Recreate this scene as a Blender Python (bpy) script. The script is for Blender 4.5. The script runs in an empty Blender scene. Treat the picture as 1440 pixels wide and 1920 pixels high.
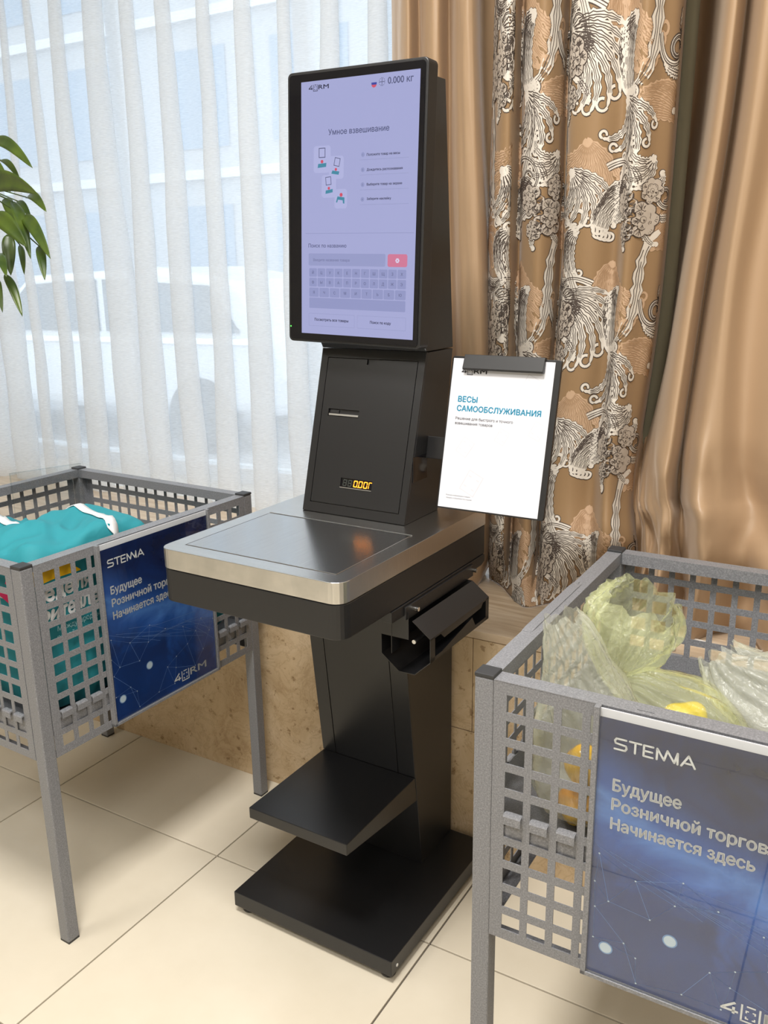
import bpy, math, random
from mathutils import Vector, Matrix, noise
from mathutils.geometry import delaunay_2d_cdt
random.seed(7)
S = bpy.context.scene
COL = S.collection
R_ = math.radians

# ------------------------------------------------------------------ camera
FPX, PITCH, ROLL, CAMH, YAW = 1650.692, R_(15.5351), R_(-0.8741), 1.408, R_(-30.8539)
_fw = Vector((math.sin(YAW), math.cos(YAW), 0)); _rt = Vector((math.cos(YAW), -math.sin(YAW), 0)); _up = Vector((0, 0, 1))
CF = _fw*math.cos(PITCH) - _up*math.sin(PITCH)
_U = _up*math.cos(PITCH) + _fw*math.sin(PITCH)
CR = _rt*math.cos(ROLL) + _U*math.sin(ROLL)
CU = _U*math.cos(ROLL) - _rt*math.sin(ROLL)
CC = Vector((0, 0, CAMH))
cam = bpy.data.cameras.new('camera'); co = bpy.data.objects.new('camera', cam); COL.objects.link(co)
M = Matrix.Identity(4)
for i in range(3):
    M[i][0] = CR[i]; M[i][1] = CU[i]; M[i][2] = -CF[i]; M[i][3] = CC[i]
co.matrix_world = M
cam.sensor_fit = 'VERTICAL'; cam.sensor_height = 36; cam.sensor_width = 27
cam.lens = FPX*36/1920; cam.clip_start = .05; cam.clip_end = 200
S.camera = co
def ray(u, v): return CR*((u-720)/FPX) - CU*((v-960)/FPX) + CF
def ony(u, v, y): d = ray(u, v); return CC + d*(y/d.y)
def onz(u, v, z): d = ray(u, v); return CC + d*((z-CAMH)/d.z)

# ------------------------------------------------------------------ light, sky, exposure
w = bpy.data.worlds.new('sky'); S.world = w; w.use_nodes = True
bg = w.node_tree.nodes['Background']; bg.inputs[0].default_value = (.86, .93, 1.0, 1); bg.inputs[1].default_value = 3.3
def area(name, loc, rot, sx, sy, power, col=(1, 1, 1)):
    l = bpy.data.lights.new(name, 'AREA'); l.shape = 'RECTANGLE'; l.size = sx; l.size_y = sy; l.energy = power; l.color = col
    o = bpy.data.objects.new(name, l); o.location = loc; o.rotation_euler = rot; COL.objects.link(o); return o
for nm, x, y, s_, pw in [('rear_left', -2.4, -1.0, .9, 36), ('rear_right', .6, -1.0, .9, 48), ('middle', -.75, .45, .6, 76), ('right', 1.7, .6, .9, 30)]:
    area('ceiling_lamp_'+nm+'_offscreen', (x, y, 3.03), (0, 0, 0), s_, s_, pw, (1, .97, .93))
S.view_settings.view_transform = 'Standard'; S.view_settings.look = 'None'; S.view_settings.gamma = 1
S.view_settings.use_curve_mapping = False
S.view_settings.exposure = -0.1

# ------------------------------------------------------------------ helpers
class MB:
    def __init__(s): s.v = []; s.f = []; s.m = []
    def add(s, vs, fs, mi=0):
        o = len(s.v); s.v += [tuple(p) for p in vs]; s.f += [tuple(i+o for i in f) for f in fs]; s.m += [mi]*len(fs); return s
    def box(s, x0, x1, y0, y1, z0, z1, mi=0):
        return s.add([(x0,y0,z0),(x1,y0,z0),(x1,y1,z0),(x0,y1,z0),(x0,y0,z1),(x1,y0,z1),(x1,y1,z1),(x0,y1,z1)],
                     [(0,3,2,1),(4,5,6,7),(0,1,5,4),(1,2,6,5),(2,3,7,6),(3,0,4,7)], mi)
    def prism(s, poly, d0, d1, axis, mi=0):   # poly 2D; axis 0: poly=(y,z) along x ; 1: (x,z) along y ; 2: (x,y) along z
        n = len(poly)
        def P(p, d): return (d, p[0], p[1]) if axis == 0 else ((p[0], d, p[1]) if axis == 1 else (p[0], p[1], d))
        vs = [P(p, d0) for p in poly] + [P(p, d1) for p in poly]
        return s.add(vs, [tuple(range(n))[::-1], tuple(range(n, 2*n))] + [(i, (i+1) % n, n+(i+1) % n, n+i) for i in range(n)], mi)
    def tube(s, pts, r, seg=10, mi=0, cap=True):
        pts = [Vector(p) for p in pts]; n = len(pts); vs = []; rr = r if isinstance(r, (list, tuple)) else [r]*n
        ref = Vector((0, 0, 1))
        for i, p in enumerate(pts):
            t = (pts[min(i+1, n-1)]-pts[max(i-1, 0)]).normalized()
            if abs(t.dot(ref)) > .95: ref = Vector((1, 0, 0)) if abs(t.x) < .9 else Vector((0, 1, 0))
            a = t.cross(ref).normalized(); b = t.cross(a)
            vs += [p+(a*math.cos(2*math.pi*k/seg)+b*math.sin(2*math.pi*k/seg))*rr[i] for k in range(seg)]
        fs = [(i*seg+k, i*seg+(k+1) % seg, (i+1)*seg+(k+1) % seg, (i+1)*seg+k) for i in range(n-1) for k in range(seg)]
        if cap: fs += [tuple(range(seg))[::-1], tuple((n-1)*seg+k for k in range(seg))]
        return s.add(vs, fs, mi)
    def lathe(s, prof, seg=24, c=(0, 0, 0), mi=0):
        vs = [(c[0]+r*math.cos(2*math.pi*k/seg), c[1]+r*math.sin(2*math.pi*k/seg), c[2]+z) for r, z in prof for k in range(seg)]
        n = len(prof)
        return s.add(vs, [(i*seg+k, i*seg+(k+1) % seg, (i+1)*seg+(k+1) % seg, (i+1)*seg+k) for i in range(n-1) for k in range(seg)]
                     + [tuple(range(seg))[::-1], tuple((n-1)*seg+k for k in range(seg))], mi)
    def grid(s, G, mi=0, closed=False):       # G[j][i] points
        nj, ni = len(G), len(G[0]); vs = [p for r in G for p in r]
        m = ni if closed else ni-1
        return s.add(vs, [(j*ni+i, j*ni+(i+1) % ni, (j+1)*ni+(i+1) % ni, (j+1)*ni+i) for j in range(nj-1) for i in range(m)], mi)
    def obj(s, name, mats, parent=None, smooth=False, bevel=0, loc=None, rot=None, solid=0, seg=2):
        me = bpy.data.meshes.new(name); me.from_pydata(s.v, [], s.f)
        if not isinstance(mats, (list, tuple)): mats = [mats]
        for m in mats: me.materials.append(m)
        me.polygons.foreach_set('material_index', s.m)
        if smooth: me.polygons.foreach_set('use_smooth', [True]*len(me.polygons))
        me.validate(); me.update()
        o = bpy.data.objects.new(name, me); COL.objects.link(o)
        if parent: o.parent = parent
        if loc: o.location = loc
        if rot: o.rotation_euler = rot
        if bevel:
            b = o.modifiers.new('bevel', 'BEVEL'); b.width = bevel; b.segments = seg; b.limit_method = 'ANGLE'; b.angle_limit = R_(40)
            b.harden_normals = False
        if solid:
            b = o.modifiers.new('solid', 'SOLIDIFY'); b.thickness = solid; b.offset = 0
        return o
def thing(name, label, cat, loc=(0, 0, 0), rz=0, group=None):
    o = bpy.data.objects.new(name, None); COL.objects.link(o); o.empty_display_size = .1
    o.location = loc; o.rotation_euler = (0, 0, rz); return tag(o, label, cat, group)
def tag(o, label=None, cat=None, group=None, kind=None):
    if label: o['label'] = label
    if cat: o['category'] = cat
    if group: o['group'] = group
    if kind: o['kind'] = kind
    return o
def rrect(x0, x1, y0, y1, r, n=5, corners=(1, 1, 1, 1)):   # ccw from lower-left
    P = []
    for (cx, cy, a0, on, px, py) in [(x0+r, y0+r, 180, corners[0], x0, y0), (x1-r, y0+r, 270, corners[1], x1, y0), (x1-r, y1-r, 0, corners[2], x1, y1), (x0+r, y1-r, 90, corners[3], x0, y1)]:
        if on and r > 0: P += [(cx+r*math.cos(R_(a0+90*k/n)), cy+r*math.sin(R_(a0+90*k/n))) for k in range(n+1)]
        else: P.append((px, py))
    return P
def sm(a, b, x): t = max(0, min(1, (x-a)/(b-a))); return t*t*(3-2*t)
def N3(x, y=0, z=0): return noise.noise(Vector((x, y, z)))

# ------------------------------------------------------------------ materials
def mat(name, col, rough=.5, metal=0, spec=.5, **kw):
    m = bpy.data.materials.new(name); m.use_nodes = True; b = m.node_tree.nodes['Principled BSDF']
    b.inputs['Base Color'].default_value = (*col, 1); b.inputs['Roughness'].default_value = rough; b.inputs['Metallic'].default_value = metal
    b.inputs['Specular IOR Level'].default_value = spec
    for k, v in kw.items(): b.inputs[k.replace('_', ' ')].default_value = v
    return m
def nt(m): return m.node_tree.nodes, m.node_tree.links, m.node_tree.nodes['Principled BSDF']
def coords(m, scale=(1, 1, 1), kind='Object'):
    n, l, b = nt(m); t = n.new('ShaderNodeTexCoord'); mp = n.new('ShaderNodeMapping'); mp.inputs['Scale'].default_value = scale
    l.new(t.outputs[kind], mp.inputs[0]); return mp.outputs[0]
def noisen(m, vec, scale, detail=4, rough=.5, dist=0):
    n, l, b = nt(m); x = n.new('ShaderNodeTexNoise'); x.inputs['Scale'].default_value = scale; x.inputs['Detail'].default_value = detail
    x.inputs['Roughness'].default_value = rough; x.inputs['Distortion'].default_value = dist; l.new(vec, x.inputs['Vector']); return x.outputs['Fac']
def ramp(m, fac, stops):
    n, l, b = nt(m); r = n.new('ShaderNodeValToRGB'); e = r.color_ramp.elements
    while len(e) < len(stops): e.new(.5)
    for q, (p, c) in zip(e, stops): q.position = p; q.color = (*c, 1)
    l.new(fac, r.inputs[0]); return r.outputs[0]
def mixc(m, fac, a, b_, mode='MIX'):
    n, l, b = nt(m); x = n.new('ShaderNodeMix'); x.data_type = 'RGBA'; x.blend_type = mode
    if isinstance(fac, (int, float)): x.inputs[0].default_value = fac
    else: l.new(fac, x.inputs[0])
    for sck, val in ((x.inputs[6], a), (x.inputs[7], b_)):
        if isinstance(val, tuple): sck.default_value = (*val, 1)
        else: l.new(val, sck)
    return x.outputs[2]
def bump(m, fac, strength=.2, dist=.01):
    n, l, b = nt(m); x = n.new('ShaderNodeBump'); x.inputs['Strength'].default_value = strength; x.inputs['Distance'].default_value = dist
    l.new(fac, x.inputs['Height']); l.new(x.outputs[0], b.inputs['Normal'])
def setc(m, out): n, l, b = nt(m); l.new(out, b.inputs['Base Color'])

MT = {}
MT['black'] = mat('black_powder_coat', (.012, .012, .013), .33, 0, .5); v = coords(MT['black']); bump(MT['black'], noisen(MT['black'], v, 900, 2), .05, .001)
MT['blackplastic'] = mat('black_plastic', (.012, .012, .013), .42)
MT['bezel'] = mat('gloss_black_glass', (.004, .004, .006), .06, 0, .5)
MT['steel'] = mat('brushed_steel', (.62, .61, .59), .27, 1)
v = coords(MT['steel'], (3, 260, 3)); f = noisen(MT['steel'], v, 6, 5, .6); setc(MT['steel'], ramp(MT['steel'], f, [(.3, (.54, .535, .52)), (.7, (.70, .69, .67))])); bump(MT['steel'], f, .04, .001)
MT['plate'] = mat('brushed_plate', (.5, .5, .5), .22, 1)
v = coords(MT['plate'], (260, 3, 3)); f = noisen(MT['plate'], v, 6, 5, .6); setc(MT['plate'], ramp(MT['plate'], f, [(.3, (.47, .47, .47)), (.7, (.60, .60, .60))])); bump(MT['plate'], f, .03, .001)
MT['chrome'] = mat('bright_metal', (.75, .75, .74), .18, 1)
MT['alu'] = mat('edge_metal', (.7, .7, .7), .3, 1)
g = MT['crate'] = mat('grey_hammered_paint', (.16, .165, .18), .40); v = coords(g); f = noisen(g, v, 420, 3, .7)
setc(g, ramp(g, f, [(.3, (.135, .139, .155)), (.5, (.19, .194, .21)), (.72, (.29, .295, .315))])); bump(g, f, .15, .002)
MT['cap'] = mat('dark_cap', (.03, .031, .034), .5)
MT['white'] = mat('white_print', (.82, .83, .84), .5)
MT['paper'] = mat('paper', (.68, .69, .74), .7)
MT['ink'] = mat('dark_ink', (.03, .03, .035), .6)
MT['greyink'] = mat('grey_ink', (.25, .25, .28), .6)
MT['blueink'] = mat('blue_ink', (.06, .38, .58), .6)
MT['wm'] = mat('watermark_ink', (.60, .60, .65), .7)
MT['sticker'] = mat('white_sticker', (.8, .8, .78), .5)
# floor tile
t = MT['tile'] = mat('cream_tile', (.78, .71, .59), .30, 0, .4); v = coords(t); f = noisen(t, v, 3, 5, .6); c = ramp(t, f, [(.3, (.71, .64, .51)), (.7, (.79, .72, .59))])
n, l, b = nt(t); oi = n.new('ShaderNodeObjectInfo'); c2 = ramp(t, oi.outputs['Random'], [(0, (.94, .94, .94)), (1, (1, 1, 1))]); setc(t, mixc(t, 1.0, c, c2, 'MULTIPLY'))
bump(t, noisen(t, v, 14, 3), .03, .004)
MT['grout'] = mat('grey_grout', (.12, .105, .09), .9)
# marble
def marble(name, k):
    m = mat(name, (.5, .37, .22), .32, 0, .4); v = coords(m, (1, 1, 1)); f1 = noisen(m, v, 5, 8, .65, 1.2); c1 = ramp(m, f1, [(.28, (.42*k, .29*k, .16*k)), (.5, (.56*k, .42*k, .26*k)), (.72, (.66*k, .52*k, .36*k))])
    n, l, b = nt(m); f2 = noisen(m, v, 9, 9, .7, 2.0); vein = ramp(m, f2, [(.0, (1, 1, 1)), (.455, (1, 1, 1)), (.485, (.42, .32, .20)), (.515, (1, 1, 1)), (1, (1, 1, 1))])
    f3 = noisen(m, v, 42, 4, .6); pits = ramp(m, f3, [(0, (.30, .22, .13)), (.33, (.38, .29, .18)), (.38, (1, 1, 1)), (1, (1, 1, 1))])
    setc(m, mixc(m, .6, mixc(m, .75, c1, vein, 'MULTIPLY'), mixc(m, 1, c1, pits, 'MULTIPLY'))); return m
MT['marble'] = marble('beige_marble', 1.0)
m = MT['ledge'] = mat('pale_travertine', (.6, .48, .34), .3); v = coords(m, (2.2, 22, 8)); f = noisen(m, v, 2.4, 6, .6, .6); setc(m, ramp(m, f, [(.25, (.46, .33, .21)), (.5, (.62, .49, .35)), (.75, (.74, .63, .49))]))
MT['wall'] = mat('cream_plaster', (.72, .68, .60), .85)
MT['ceil'] = mat('white_ceiling', (.8, .8, .78), .9)
# fabrics
def fres(n, l, ior):
    fr = n.new('ShaderNodeFresnel'); g = n.new('ShaderNodeNewGeometry'); mr = n.new('ShaderNodeMapRange'); mr.inputs['To Min'].default_value = ior; mr.inputs['To Max'].default_value = 1/ior
    l.new(g.outputs['Backfacing'], mr.inputs['Value']); l.new(mr.outputs[0], fr.inputs[0]); return fr
def sheer():
    m = bpy.data.materials.new('sheer_voile'); m.use_nodes = True; n = m.node_tree.nodes; l = m.node_tree.links; n.clear()
    o = n.new('ShaderNodeOutputMaterial'); tr = n.new('ShaderNodeBsdfTransparent'); tl = n.new('ShaderNodeBsdfTranslucent'); df = n.new('ShaderNodeBsdfDiffuse')
    tl.inputs[0].default_value = (.93, .94, .95, 1); df.inputs[0].default_value = (.88, .91, .95, 1)
    a = n.new('ShaderNodeMixShader'); a.inputs[0].default_value = .5; l.new(tl.outputs[0], a.inputs[1]); l.new(df.outputs[0], a.inputs[2])
    b = n.new('ShaderNodeMixShader'); l.new(tr.outputs[0], b.inputs[1]); l.new(a.outputs[0], b.inputs[2])
    tc = n.new('ShaderNodeTexCoord'); mp = n.new('ShaderNodeMapping'); mp.inputs['Scale'].default_value = (60, 60, 700); ns = n.new('ShaderNodeTexNoise'); ns.inputs['Scale'].default_value = 1; ns.inputs['Detail'].default_value = 3
    mr = n.new('ShaderNodeMapRange'); mr.inputs['From Min'].default_value = .25; mr.inputs['From Max'].default_value = .75; mr.inputs['To Min'].default_value = .58; mr.inputs['To Max'].default_value = .80
    l.new(tc.outputs['Object'], mp.inputs[0]); l.new(mp.outputs[0], ns.inputs['Vector']); l.new(ns.outputs['Fac'], mr.inputs['Value']); l.new(mr.outputs[0], b.inputs[0])
    l.new(b.outputs[0], o.inputs[0]); return m
MT['sheer'] = sheer()
m = MT['satin'] = mat('tan_satin', (.41, .275, .165), .42, 0, .45, Sheen_Weight=.35, Sheen_Roughness=.4); m.node_tree.nodes['Principled BSDF'].inputs['Sheen Tint'].default_value = (1, .85, .7, 1)
v = coords(m, (1, 1, 1)); f = noisen(m, v, 700, 2); bump(m, f, .06, .001)
m = MT['damask'] = mat('brown_damask_ground', (.30, .185, .09), .55, 0, .35, Sheen_Weight=.2); v = coords(m); bump(m, noisen(m, v, 900, 2), .1, .001)
MT['motif_w'] = mat('damask_white_thread', (.74, .68, .60), .6)
MT['motif_d'] = mat('damask_dark_thread', (.075, .055, .045), .7)
MT['motif_p'] = mat('damask_rose_thread', (.55, .37, .235), .6)
MT['lining'] = mat('grey_green_lining', (.20, .19, .13), .8)
MT['teal'] = mat('teal_fabric', (.018, .25, .30), .75); v = coords(MT['teal']); bump(MT['teal'], noisen(MT['teal'], v, 800, 2), .15, .001)
MT['pink'] = mat('pink_print', (.85, .02, .16), .6)
MT['yellow'] = mat('yellow_print', (.95, .55, .01), .6)
MT['paleteal'] = mat('pale_print', (.45, .78, .84), .6)
m = MT['leaf'] = mat('green_leaf', (.09, .16, .015), .35, 0, .5, Subsurface_Weight=0); v = coords(m, (1, 1, 1)); f = noisen(m, v, 18, 3); setc(m, ramp(m, f, [(.3, (.030, .062, .008)), (.7, (.085, .135, .012))]))
MT['bark'] = mat('brown_bark', (.16, .11, .07), .9)
MT['pot'] = mat('white_pot', (.7, .68, .64), .4)
MT['soil'] = mat('soil', (.04, .028, .02), .95)
def film(name, col, op):
    m = bpy.data.materials.new(name); m.use_nodes = True; n = m.node_tree.nodes; l = m.node_tree.links; n.clear()
    o = n.new('ShaderNodeOutputMaterial'); tr = n.new('ShaderNodeBsdfTransparent'); tr.inputs[0].default_value = (*[.93+.07*c for c in col], 1)
    tl = n.new('ShaderNodeBsdfTranslucent'); tl.inputs[0].default_value = (*col, 1); df = n.new('ShaderNodeBsdfDiffuse'); df.inputs[0].default_value = (*col, 1)
    gl = n.new('ShaderNodeBsdfGlossy'); gl.inputs['Roughness'].default_value = .2; gl.inputs[0].default_value = (1, 1, 1, 1)
    a = n.new('ShaderNodeMixShader'); a.inputs[0].default_value = .5; l.new(tl.outputs[0], a.inputs[1]); l.new(df.outputs[0], a.inputs[2])
    b = n.new('ShaderNodeMixShader'); b.inputs[0].default_value = op; l.new(tr.outputs[0], b.inputs[1]); l.new(a.outputs[0], b.inputs[2])
    fr = fres(n, l, 1.4); c = n.new('ShaderNodeMixShader'); l.new(fr.outputs[0], c.inputs[0]); l.new(b.outputs[0], c.inputs[1]); l.new(gl.outputs[0], c.inputs[2])
    tc = n.new('ShaderNodeTexCoord'); ns = n.new('ShaderNodeTexNoise'); ns.inputs['Scale'].default_value = 55; ns.inputs['Detail'].default_value = 4; ns.inputs['Distortion'].default_value = 1.5; l.new(tc.outputs['Object'], ns.inputs['Vector'])
    bp = n.new('ShaderNodeBump'); bp.inputs['Strength'].default_value = .75; bp.inputs['Distance'].default_value = .006; l.new(ns.outputs['Fac'], bp.inputs['Height'])
    for q in (tl, df, gl): l.new(bp.outputs[0], q.inputs['Normal'])
    l.new(c.outputs[0], o.inputs[0]); return m
MT['film_g'] = film('green_bag_film', (.93, .985, .58), .31)
MT['film_c'] = film('pale_bag_film', (.95, .985, .85), .29)
def clear(name, tint, ior=1.45):
    m = bpy.data.materials.new(name); m.use_nodes = True; n = m.node_tree.nodes; l = m.node_tree.links; n.clear()
    o = n.new('ShaderNodeOutputMaterial'); tr = n.new('ShaderNodeBsdfTransparent'); tr.inputs[0].default_value = (*tint, 1); gl = n.new('ShaderNodeBsdfGlossy'); gl.inputs['Roughness'].default_value = .02
    fr = fres(n, l, ior); c = n.new('ShaderNodeMixShader'); l.new(fr.outputs[0], c.inputs[0]); l.new(tr.outputs[0], c.inputs[1]); l.new(gl.outputs[0], c.inputs[2]); l.new(c.outputs[0], o.inputs[0]); return m
MT['acrylic'] = clear('clear_acrylic', (.95, .96, .96)); MT['glass'] = clear('window_glass', (.93, .96, .97))
m = MT['pepper'] = mat('yellow_pepper_skin', (.95, .46, .01), .22, 0, .6); v = coords(m); f = noisen(m, v, 9, 2); setc(m, ramp(m, f, [(.3, (.95, .30, .01)), (.7, (.98, .62, .02))]))
MT['pepper_y'] = mat('bright_yellow_pepper_skin', (.98, .72, .01), .25, 0, .6)
MT['stem'] = mat('green_stem', (.12, .25, .04), .5)
MT['cable'] = mat('white_cable', (.75, .73, .69), .45)
def emit(name, col, st):
    m = mat(name, (0, 0, 0), .25); b = m.node_tree.nodes['Principled BSDF']; b.inputs['Emission Color'].default_value = (*col, 1); b.inputs['Emission Strength'].default_value = st; return m
MT['screen'] = emit('lit_screen', (.40, .42, .70), 1.0); MT['screen'].node_tree.nodes['Principled BSDF'].inputs['Roughness'].default_value = .08
for k, c in dict(s_panel=(.385, .41, .69), s_key=(.30, .325, .58), s_field=(.32, .345, .60), s_dark=(.02, .022, .05), s_grey=(.16, .17, .32), s_red=(.66, .20, .33), s_card=(.45, .47, .76), s_teal=(.06, .26, .38), s_rose=(.66, .08, .14), s_white=(.72, .74, .95), s_blue=(.03, .05, .35), s_line=(.30, .32, .56), s_bold=(.10, .11, .22)).items():
    MT[k] = emit(k.replace('s_', 'screen_ink_'), c, 1.0)
MT['led'] = emit('amber_led', (1.0, .30, .02), 4.0); MT['led_off'] = mat('unlit_led', (.035, .04, .035), .4); MT['led_g'] = emit('green_led', (.1, .9, .1), 3)
# ------------------------------------------------------------------ lettering
_GC = {}
def glyphs(body):
    if body in _GC: return _GC[body]
    c = bpy.data.curves.new('tmp', 'FONT'); c.body = body; c.size = 1
    o = bpy.data.objects.new('tmp', c); COL.objects.link(o)
    bpy.context.view_layer.objects.active = o
    for q in bpy.context.selected_objects: q.select_set(False)
    o.select_set(True); bpy.ops.object.convert(target='CURVE')
    o = bpy.context.view_layer.objects.active
    loops = []
    for sp in o.data.splines:
        bp = sp.bezier_points; n = len(bp); P = []
        for i in range(n):
            a, b = bp[i], bp[(i+1) % n]; p0, p1, p2, p3 = a.co, a.handle_right, b.handle_left, b.co
            d = (p3-p0).length; st = 1 if ((p1-p0).cross(p3-p0).length < 1e-5 and (p2-p0).cross(p3-p0).length < 1e-5) or d < 1e-4 else 4
            for k in range(st):
                t = k/st; q = p0*(1-t)**3+p1*3*t*(1-t)**2+p2*3*t*t*(1-t)+p3*t**3; P.append((q.x, q.y))
        if len(P) > 2: loops.append(P)
    bpy.data.objects.remove(o)
    # fill by winding number, so overlapping contours and holes both come out right
    V = []; T = []
    def bb(P): xs = [p[0] for p in P]; ys = [p[1] for p in P]; return min(xs), max(xs), min(ys), max(ys)
    BB = [bb(P) for P in loops]; used = [False]*len(loops); groups = []
    for i in sorted(range(len(loops)), key=lambda k: BB[k][0]):
        for g in groups:
            if BB[i][0] < g[0]-1e-6: g[1].append(i); g[0] = max(g[0], BB[i][1]); break
        else: groups.append([BB[i][1], [i]])
    for _, ids in groups:
        vs = []; es = []
        for i in ids:
            b0 = len(vs); P = loops[i]; vs += [Vector(p) for p in P]; es += [(b0+k, b0+(k+1) % len(P)) for k in range(len(P))]
        r = delaunay_2d_cdt(vs, es, [], 0, 1e-6)
        b0 = len(V); V += [(p.x, p.y) for p in r[0]]
        for t in r[2]:
            cx = sum(r[0][k].x for k in t)/3; cy = sum(r[0][k].y for k in t)/3; wn = 0
            for i in ids:
                P = loops[i]
                for k in range(len(P)):
                    (x1, y1), (x2, y2) = P[k-1], P[k]
                    if (y1 > cy) != (y2 > cy):
                        if cx < (x2-x1)*(cy-y1)/(y2-y1)+x1: wn += 1 if y2 > y1 else -1
            if wn: T.append(tuple(b0+k for k in t))
    xs = [p[0] for P in loops for p in P] or [0]
    _GC[body] = (V, T, min(xs), max(xs)); return _GC[body]
CAPH = .727
def text(mb, body, x, y, f, cap=None, width=None, mi=0, bold=0, anchor='L', slant=0):
    """baseline-left (x,y) in the 2D frame that f maps to 3D"""
    V, T, a, b = glyphs(body)
    s = width/(b-a) if width else cap/CAPH
    sy = cap/CAPH if cap else s
    ox = x-a*s if anchor == 'L' else x-(a+b)/2*s
    offs = [(0, 0)] if not bold else [(-bold, 0), (bold, 0), (0, bold), (0, -bold)]
    for dx, dy in offs:
        mb.add([f(ox+p[0]*s+dx+slant*p[1]*sy, y+p[1]*sy+dy) for p in V], T, mi)
def fl_poly(mb, P, f, mi=0): mb.add([f(*p) for p in P], [tuple(range(len(P)))], mi)
def fl_rect(mb, x0, x1, y0, y1, f, mi=0, r=0): fl_poly(mb, rrect(x0, x1, y0, y1, r) if r else [(x0, y0), (x1, y0), (x1, y1), (x0, y1)], f, mi)
def fl_frame(mb, x0, x1, y0, y1, t, f, mi=0):
    for q in ((x0, x1, y0, y0+t), (x0, x1, y1-t, y1), (x0, x0+t, y0+t, y1-t), (x1-t, x1, y0+t, y1-t)): fl_rect(mb, *q, f, mi)
def fl_line(mb, p, q, t, f, mi=0):
    dx, dy = q[0]-p[0], q[1]-p[1]; L = math.hypot(dx, dy) or 1; nx, ny = -dy/L*t/2, dx/L*t/2
    fl_poly(mb, [(p[0]+nx, p[1]+ny), (p[0]-nx, p[1]-ny), (q[0]-nx, q[1]-ny), (q[0]+nx, q[1]+ny)], f, mi)
def fl_disc(mb, x, y, r, f, mi=0, n=20): fl_poly(mb, [(x+r*math.cos(2*math.pi*k/n), y+r*math.sin(2*math.pi*k/n)) for k in range(n)], f, mi)
def logo4rm(mb, x, y, wd, f, mi=0, bold=0):
    """the mark: 4, a squared bracket with a dotted frame, RM ; (x,y) lower left, wd overall width"""
    h = wd*.16; sq = wd*.225
    # the 4, wide and slanted
    a = wd*.2
    fl_line(mb, (x+a*.15, y+h*.30), (x+a*.85, y+h*1.02), h*.2, f, mi); fl_line(mb, (x+a*.05, y+h*.24), (x+a*1.05, y+h*.24), h*.19, f, mi); fl_line(mb, (x+a*.78, y), (x+a*.78, y+h*.62), h*.2, f, mi)
    x0 = x+wd*.235; y0 = y-sq*.28; t = sq*.1
    fl_rect(mb, x0, x0+sq, y0, y0+t, f, mi); fl_rect(mb, x0, x0+t, y0, y0+sq*1.08, f, mi); fl_rect(mb, x0+sq-t, x0+sq, y0, y0+sq*1.08, f, mi); fl_rect(mb, x0+sq*.28, x0+sq*.72, y0+sq*.98, y0+sq*1.08, f, mi)
    c0 = x0+sq*.24; c1 = x0+sq*.76; e0 = y0+sq*.22; e1 = y0+sq*.78; L = sq*.17; k = sq*.08
    for cx, sx in ((c0, 1), (c1, -1)):
        for cy, sy in ((e0, 1), (e1, -1)):
            fl_rect(mb, min(cx, cx+sx*L), max(cx, cx+sx*L), min(cy, cy+sy*k), max(cy, cy+sy*k), f, mi); fl_rect(mb, min(cx, cx+sx*k), max(cx, cx+sx*k), min(cy+sy*k, cy+sy*L), max(cy+sy*k, cy+sy*L), f, mi)
    text(mb, 'RM', x+wd*.50, y, f, cap=h*1.02, width=wd*.5, mi=mi, bold=bold)

# ------------------------------------------------------------------ room
WY = 1.7317; LZ = .594
fl = tag(MB().box(-5.2, 3.6, -3.2, WY+.05, -.12, -.006).obj('floor', MT['grout']), kind='structure')
xs = [-.7385+.5985*k for k in range(-8, 9)]; ys = [1.4005-.5985*k for k in range(0, 8)]
tm = {}
for i in range(len(xs)-1):
    for j in range(-1, len(ys)-1):
        y1, y0 = (WY+.02, ys[0]) if j < 0 else (ys[j], ys[j+1])
        key = j < 0
        if key not in tm:
            o = MB().box(0, .5945, 0, y1-y0-.004, -.012, 0).obj('tile', MT['tile'], fl, bevel=.0012); tm[key] = o
        else:
            o = tm[key].copy(); COL.objects.link(o)
        o.location = (xs[i]+.002, y0+.002, 0)
wf = tag(MB().box(-5.2, 3.6, WY+.02, WY+.16, 0, LZ-.02).obj('wall_front', MT['grout']), kind='structure')
for (x0, x1, z0, z1) in [(-5.2, -3.4, .0, .572), (-3.4, -2.2, .0, .572), (-2.2, -.9, .0, .572), (-.9, .3, 0, .328), (-.9, -.7985, .330, .572), (-.7985, .3, .330, .572), (.3, 1.5, 0, .572), (1.5, 3.6, 0, .572)]:
    MB().box(x0+.0008, x1-.0008, WY, WY+.021, z0, z1).obj('marble_slab', MT['marble'], wf, bevel=.001)
lg = tag(MB().box(-5.2, 3.6, WY+.05, 2.75, LZ-.06, LZ-.021).obj('window_ledge', MT['grout']), kind='structure'); lg.name = 'trim_1'
for x0, x1 in ((-5.2, -3.3), (-3.3, -1.6), (-1.6, .1), (.1, 1.8), (1.8, 3.6)):
    MB().box(x0+.0006, x1-.0006, WY-.002, 2.75, LZ-.0205, LZ).obj('ledge_slab', MT['ledge'], lg, bevel=.002)
tag(MB().box(-5.2, 3.6, -3.2, 2.75, 3.06, 3.2).obj('ceiling', MT['ceil']), kind='structure')
tag(MB().box(-5.32, -5.2, -3.2, 2.75, -.1, 3.06).obj('wall_left', MT['wall']), kind='structure')
tag(MB().box(3.6, 3.72, -3.2, 2.75, -.1, 3.06).obj('wall_right', MT['wall']), kind='structure')
tag(MB().box(-5.2, 3.6, -3.32, -3.2, -.1, 3.06).obj('wall_back', MT['wall']), kind='structure')
tag(MB().box(-.75, 3.6, 2.6, 2.75, LZ, 3.06).box(-5.2, -4.8, 2.6, 2.75, LZ, 3.06).obj('wall_window', MT['wall']), kind='structure')
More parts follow.
